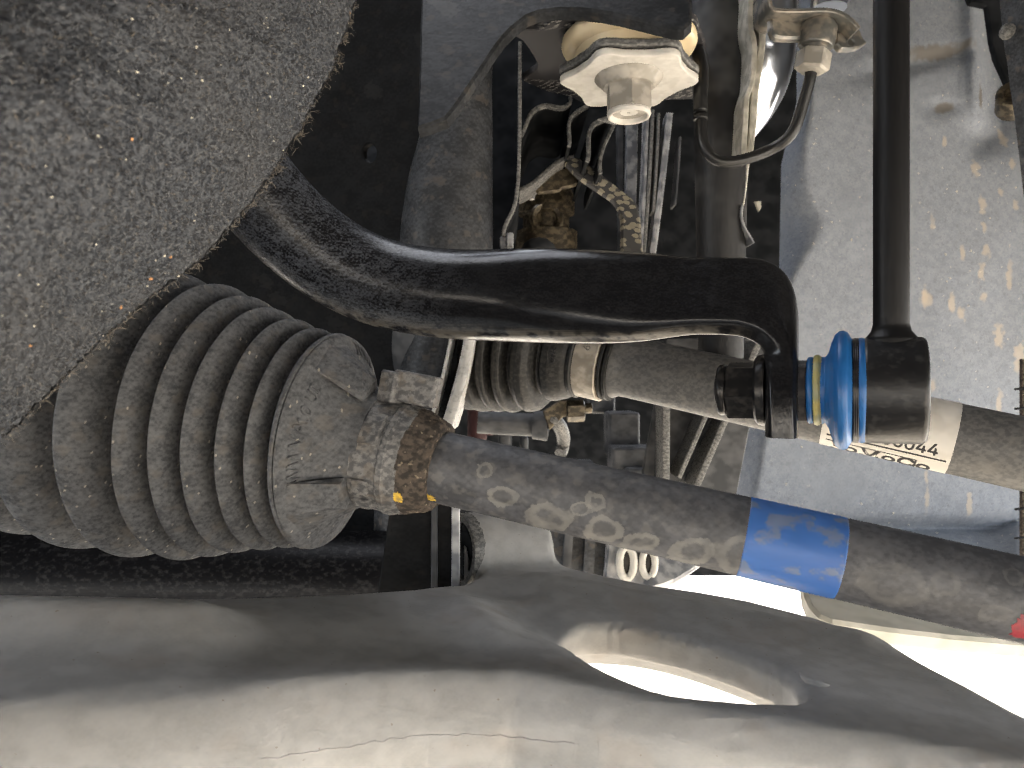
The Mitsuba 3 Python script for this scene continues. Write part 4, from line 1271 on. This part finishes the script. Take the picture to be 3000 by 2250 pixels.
say('brake_line', 'black rubber brake hose bent in a U with a steel fitting and bracket', 'brake hose')
BD = .42
hp = [(2381, 190, .420), (2376, 215, .420), (2368, 250, .421), (2352, 306, .423), (2330, 372, .425), (2305, 408, .427), (2270, 432, .43), (2194, 463, .43), (2140, 474, .43), (2105, 471, .43), (2078, 454, .43), (2062, 425, .43), (2056, 390, .43), (2054, 340, .43)]
put('brake_line__hose', tube(V([list(at(a, b, c)) + [.0030] for a, b, c in hp]), 120, 24), 'hose_rubber', smooth=True)
sp_ = [(2053, 352, .43), (2053, 300, .43), (2055, 245, .43), (2057, 205, .432), (2050, 165, .435), (2034, 130, .44), (2010, 100, .45)]
put('brake_line__sleeve', tube(V([list(at(a, b, c)) + [.0038] for a, b, c in sp_]), 60, 24), 'hose_rubber', smooth=True)
put('brake_line__bracket', plate([(2257, 22), (2300, 24), (2440, 22), (2475, 34), (2505, 56), (2522, 82), (2520, 104), (2470, 98), (2400, 110), (2322, 112), (2285, 110), (2268, 104), (2259, 84)], [(2260, 20, .415), (2520, 90, .425), (2300, 110, .412)], .005, .0012, rounding=8), 'fitting_steel', smooth=20)
put('brake_line__bracket', edge_sheet([(2255, -60), (2257, 5), (2266, 24), (2290, 29), (2380, 28), (2450, 32), (2490, 52), (2518, 82)], .405, .43, .0022), 'fitting_steel', smooth=30)
ear_hole = [(2484, 122), (2493, 108), (2504, 122), (2500, 128), (2488, 129)]
put('brake_line__ear', plate([(2452, 92), (2520, 88), (2530, 112), (2541, 124), (2518, 138), (2492, 143), (2466, 141), (2452, 125)], [(2452, 92, .417), (2540, 124, .424), (2470, 141, .414)], .004, .0008, holes=[ear_hole]), 'fitting_steel', smooth=20)
f0, f1 = at(2402, 66, .417), at(2387, 150, .417)
fd = unit(f1 - f0)
L = np.linalg.norm(f1 - f0)
put('brake_line__fitting', lathe(f0, fd, [(0, .004), (0, .0078), (.002, .0090), (L * .45, .0094), (L * .8, .0090), (L * .86, .0084), (L * .88, .0062), (L * 1.05, .0060), (L * 1.05, .002)], 48), 'fitting_steel', smooth=30)
put('brake_line__nut', hexagon(f0, fd, L * 1.0, L * 1.0 + .0103, .0088, .0008, rot=.2), 'bolt_grey', smooth=15)
put('brake_line__cylinder', lathe(at(2428, 26, .44), V([0, 0, 1.0]), [(0, .001), (0, .0095), (.06, .0095), (.06, .001)], 40), 'strut_alu', smooth=30)

# ------------------------------------------------------------------ rear liner, brackets beyond
say('rear_liner', 'pale grey felt liner panel with mud splashes, behind the upright link rod', 'wheel arch liner')
RL = [(2350, -120), (2340, 0), (2330, 130), (2322, 240), (2316, 316), (2300, 400), (2289, 452), (2276, 520), (2271, 560), (2273, 600), (2280, 640), (2276, 700), (2262, 770), (2240, 860), (2220, 980), (2200, 1120), (2188, 1252), (2170, 1360), (2154, 1442), (2130, 1560), (2120, 1650), (2400, 1655), (2700, 1650), (3000, 1648), (3200, 1640), (3200, -120)]
RL_left = V(RL[:21], float)
RL_T = cKDTree(interp(np.c_[RL_left, RL_left[:, 0] * 0], 500, 'linear')[:, :2])


def rear_depth(x, y):
    e, _ = RL_T.query(np.c_[x, y])
    d = 0.74 + 0.10 * (x - 2300) / 700
    wid = 62 + 75 * np.exp(-((y - 640) / 130) ** 2)
    d = d + 0.070 * np.clip(1 - e / wid, 0, 1) ** 1.6
    top = 1 / (1 + np.exp((y - 330) / 40))
    rx = 2848 + 0.05 * y
    d = d - 0.018 * np.exp(-((x - rx) / 28) ** 2) * top + 0.075 * np.clip((x - rx) / 70, 0, 1) ** 1.2 * top
    d = d + 0.020 * np.exp(-((x - 2880) ** 2 + (y - 405) ** 2) / 44 ** 2)
    d = d + 0.010 * np.exp(-((y - 170 + 0.22 * (x - 2745)) / 26) ** 2) * np.exp(-((x - 2700) / 170) ** 2)
    d = d + 0.006 * np.exp(-((x - 2765) / 45) ** 2 - ((y - 315) / 22) ** 2)
    yb = 1548 - 30 * np.clip((x - 2850) / 130, 0, 1) ** 2
    d = d + 0.022 * np.exp(-((y - yb) / 24) ** 2) - 0.085 * np.clip((y - yb - 6) / 80, 0, 1.3)
    return d + 0.012 * (meshkit.fbm(np.c_[x / 190, y / 260, x * 0], 3, 4) - 0.5)


m, P, N, tri = sheet(RL, rear_depth, 0.005, step=13, seed=8)
put('rear_liner__sheet', m, 'felt_pale', smooth=True)
rng = np.random.default_rng(21)
nrmv = unit(np.cross(P[tri[:, 1]] - P[tri[:, 0]], P[tri[:, 2]] - P[tri[:, 0]]))
put('rear_liner__grit', grit(P, tri, nrmv, 160, 0.0004, 0.0010, rng), 'grit_pale', smooth=True, kind='stuff')

say('corner_bracket', 'dark folded steel bracket with a pin, in the upper right corner', 'bracket')
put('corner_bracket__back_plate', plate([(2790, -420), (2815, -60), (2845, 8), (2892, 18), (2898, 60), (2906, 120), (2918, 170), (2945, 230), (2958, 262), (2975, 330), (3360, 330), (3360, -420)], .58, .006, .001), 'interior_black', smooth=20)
put('corner_bracket__front_plate', plate([(2920, -60), (2930, 60), (2940, 150), (2948, 190), (2956, 260), (2968, 340), (2980, 440), (2994, 560), (3004, 640), (3020, 720), (3420, 720), (3420, -420), (2900, -420)], [(2920, 0, .50), (2990, 500, .52), (3100, 0, .46)], .006, .001), 'frame_paint', smooth=20)
put('corner_bracket__pin', lathe(at(2951, 92, .492), unit(V([-.35, -1, .05])), rounded_profile(-.004, .004, .0042, .0018), 30), 'steel_dusty', smooth=40)
put('corner_bracket__bushing', lathe(at(2966, 292, .56), unit(V([-.55, -1, .35])), [(-.01, .001), (-.01, .0105), (.006, .0105), (.008, .009), (.007, .006), (.002, .005), (.002, .001)], 40), 'brass_dull', smooth=40)
say('trim_strip', 'thin dark brown strip at the right edge of the pale liner', 'trim strip')
put('trim_strip__strip', plate([(2994, 1052), (3080, 1052), (3080, 1690), (2994, 1690)], .66, .004, .0006), 'rust_dirt', smooth=False)
for y_ in (1138, 1196, 1490, 1575):
    put('trim_strip__pin', tube(V([list(at(2974, y_ + 2, .655)) + [.0009], list(at(3000, y_, .658)) + [.0011]]), 6, 8), 'interior_black', smooth=True)

# ------------------------------------------------------------------ shaded parts behind the half shaft
say('ribbed_bracket', 'dark bracket with slanting pale ribs, left of the pale liner below the half shaft', 'bracket')
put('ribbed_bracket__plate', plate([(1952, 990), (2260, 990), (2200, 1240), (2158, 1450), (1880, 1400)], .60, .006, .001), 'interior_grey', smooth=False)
for a, b, t_ in (((2168, 990), (1990, 1400), .0034), ((2226, 1000), (2040, 1430), .0044), ((1953, 1190), (1952, 1430), .0050)):
    put('ribbed_bracket__rib', edge_sheet([a, ((a[0] + b[0]) / 2, (a[1] + b[1]) / 2), b], .57, .60, t_), 'steel_dusty', smooth=30)

say('coolant_pipe', 'dark pipe joint with a bright metal clamp in the shade below the half shaft boot', 'pipe')
put('coolant_pipe__pipe', tube(V([list(at(1400, 1236, .66)) + [.0095], list(at(1500, 1242, .66)) + [.0095], list(at(1600, 1246, .66)) + [.0095]]), 20, 24), 'interior_grey', smooth=40)
put('coolant_pipe__clamp', lathe(at(1562, 1245, .655), unit(V([1, -.1, -.05])), [(0, .008), (0, .0115), (.012, .0125), (.013, .008)], 40), 'interior_grey', smooth=30)
put('coolant_pipe__elbow', tube(V([list(at(1604, 1222, .65)) + [.005], list(at(1622, 1230, .645)) + [.0058], list(at(1640, 1250, .65)) + [.0058], list(at(1642, 1330, .66)) + [.005]]), 30, 20), 'steel_dusty', smooth=40)
put('coolant_pipe__bolt', cat(hexagon(at(1660, 1205, .62), V([1.0, 0, .03]), 0, .014, .0085), lathe(at(1712, 1196, .62), V([1.0, 0, .03]), rounded_profile(0, .006, .004, .001), 20)), 'brass_dull', smooth=20)
put('coolant_pipe__lug', plate([(1590, 1205), (1640, 1172), (1690, 1172), (1690, 1215), (1650, 1222), (1610, 1260)], .64, .006, .001), 'brass_dull', smooth=20)
say('red_canister', 'small dull red canister deep in the shade left of the pipe clamp', 'canister')
put('red_canister__body', lathe(at(1398, 1290, .70), V([0, 0, 1.0]), rounded_profile(0, .034, .0085, .002), 32), 'red_paint', smooth=30)
put('red_canister__cap', lathe(at(1432, 1275, .70), V([0, 0, 1.0]), rounded_profile(0, .024, .0040, .001), 20), 'red_paint', smooth=30)
say('engine_block', 'dark engine parts deep in the shade between the half shaft and the dusty rod', 'engine part')
for a, b, c, e, d_k in ((1820, 1270, 90, 130, .9), (1850, 1340, 130, 70, .86), (1880, 1410, 110, 90, .84), (1700, 1380, 80, 60, .9), (1480, 1290, 40, 60, .78), (1535, 1300, 24, 60, .78), (1760, 1180, 70, 60, .95)):
    put('engine_block__casting', rbox(at(a, b, d_k), (c / F * d_k, .05, e / F * d_k), .004), 'interior_grey', smooth=30)

say('knuckle_plate', 'dark steering knuckle plate with two oval rings, under the dusty rod', 'knuckle plate')
put('knuckle_plate__block', plate([(1545, 1500), (1790, 1560), (1790, 1760), (1600, 1720), (1560, 1640)], .455, .03, .002), 'frame_paint', smooth=20)
put('knuckle_plate__rib', edge_sheet([(1668, 1560), (1664, 1620), (1658, 1680)], .445, .47, .0045), 'interior_grey', smooth=30)
put('knuckle_plate__rib', edge_sheet([(1730, 1580), (1727, 1640), (1722, 1700)], .447, .47, .0060), 'frame_paint', smooth=30)
put('knuckle_plate__face', plate([(1786, 1560), (1930, 1590), (1930, 1760), (1770, 1730)], .44, .012, .001), 'rail_grey', smooth=20)


def oval_ring(px, py, hw, hh, d, r):
    a = np.linspace(0, 2 * np.pi, 49)
    q = V([at(px + hw * math.cos(t), py + hh * math.sin(t), d) for t in a])
    tg = np.gradient(q, axis=0)
    tg[0] = tg[-1] = q[1] - q[-2]
    tg = unit(tg)
    y = V([0, 1.0, 0])
    k = np.cross(tg, y)
    c, s_ = section(12)
    R = q[:, None] + r * (c[None, :, None] * k[:, None] + s_[None, :, None] * y)
    return loft(R, caps=False)


put('knuckle_plate__ring', oval_ring(1836, 1648, 21, 46, .437, .0022), 'washer_zinc', smooth=True)
put('knuckle_plate__ring', oval_ring(1900, 1650, 19, 40, .437, .0020), 'washer_zinc', smooth=True)
for px_ in (1836, 1900):
    put('knuckle_plate__plug', plate([(px_ + 17 * math.cos(a), 1648 + 38 * math.sin(a)) for a in np.linspace(0, 2 * np.pi, 24, endpoint=False)], .4385, .004, .0004), 'nut_black', smooth=20)
put('knuckle_plate__tongue', plate([(1905, 1590), (2110, 1612), (2096, 1624), (2062, 1650), (2030, 1672), (1985, 1700), (1945, 1716), (1905, 1722)], [(1905, 1600, .45), (2100, 1620, .47), (1905, 1720, .43)], .010, .0015), 'rail_grey', smooth=20)

say('splash_shield', 'pale cream shield corner showing below the blue-banded rod', 'splash shield')
put('splash_shield__lip', plate([(2340, 1640), (2352, 1700), (2358, 1740), (2372, 1772), (2398, 1800), (2440, 1818), (2600, 1842), (2788, 1864), (3000, 1882), (3150, 1895), (3150, 1640)], [(2360, 1740, .46), (3000, 1882, .44), (2600, 1640, .56)], .010, .002, rounding=4), 'lip_cream', smooth=20)
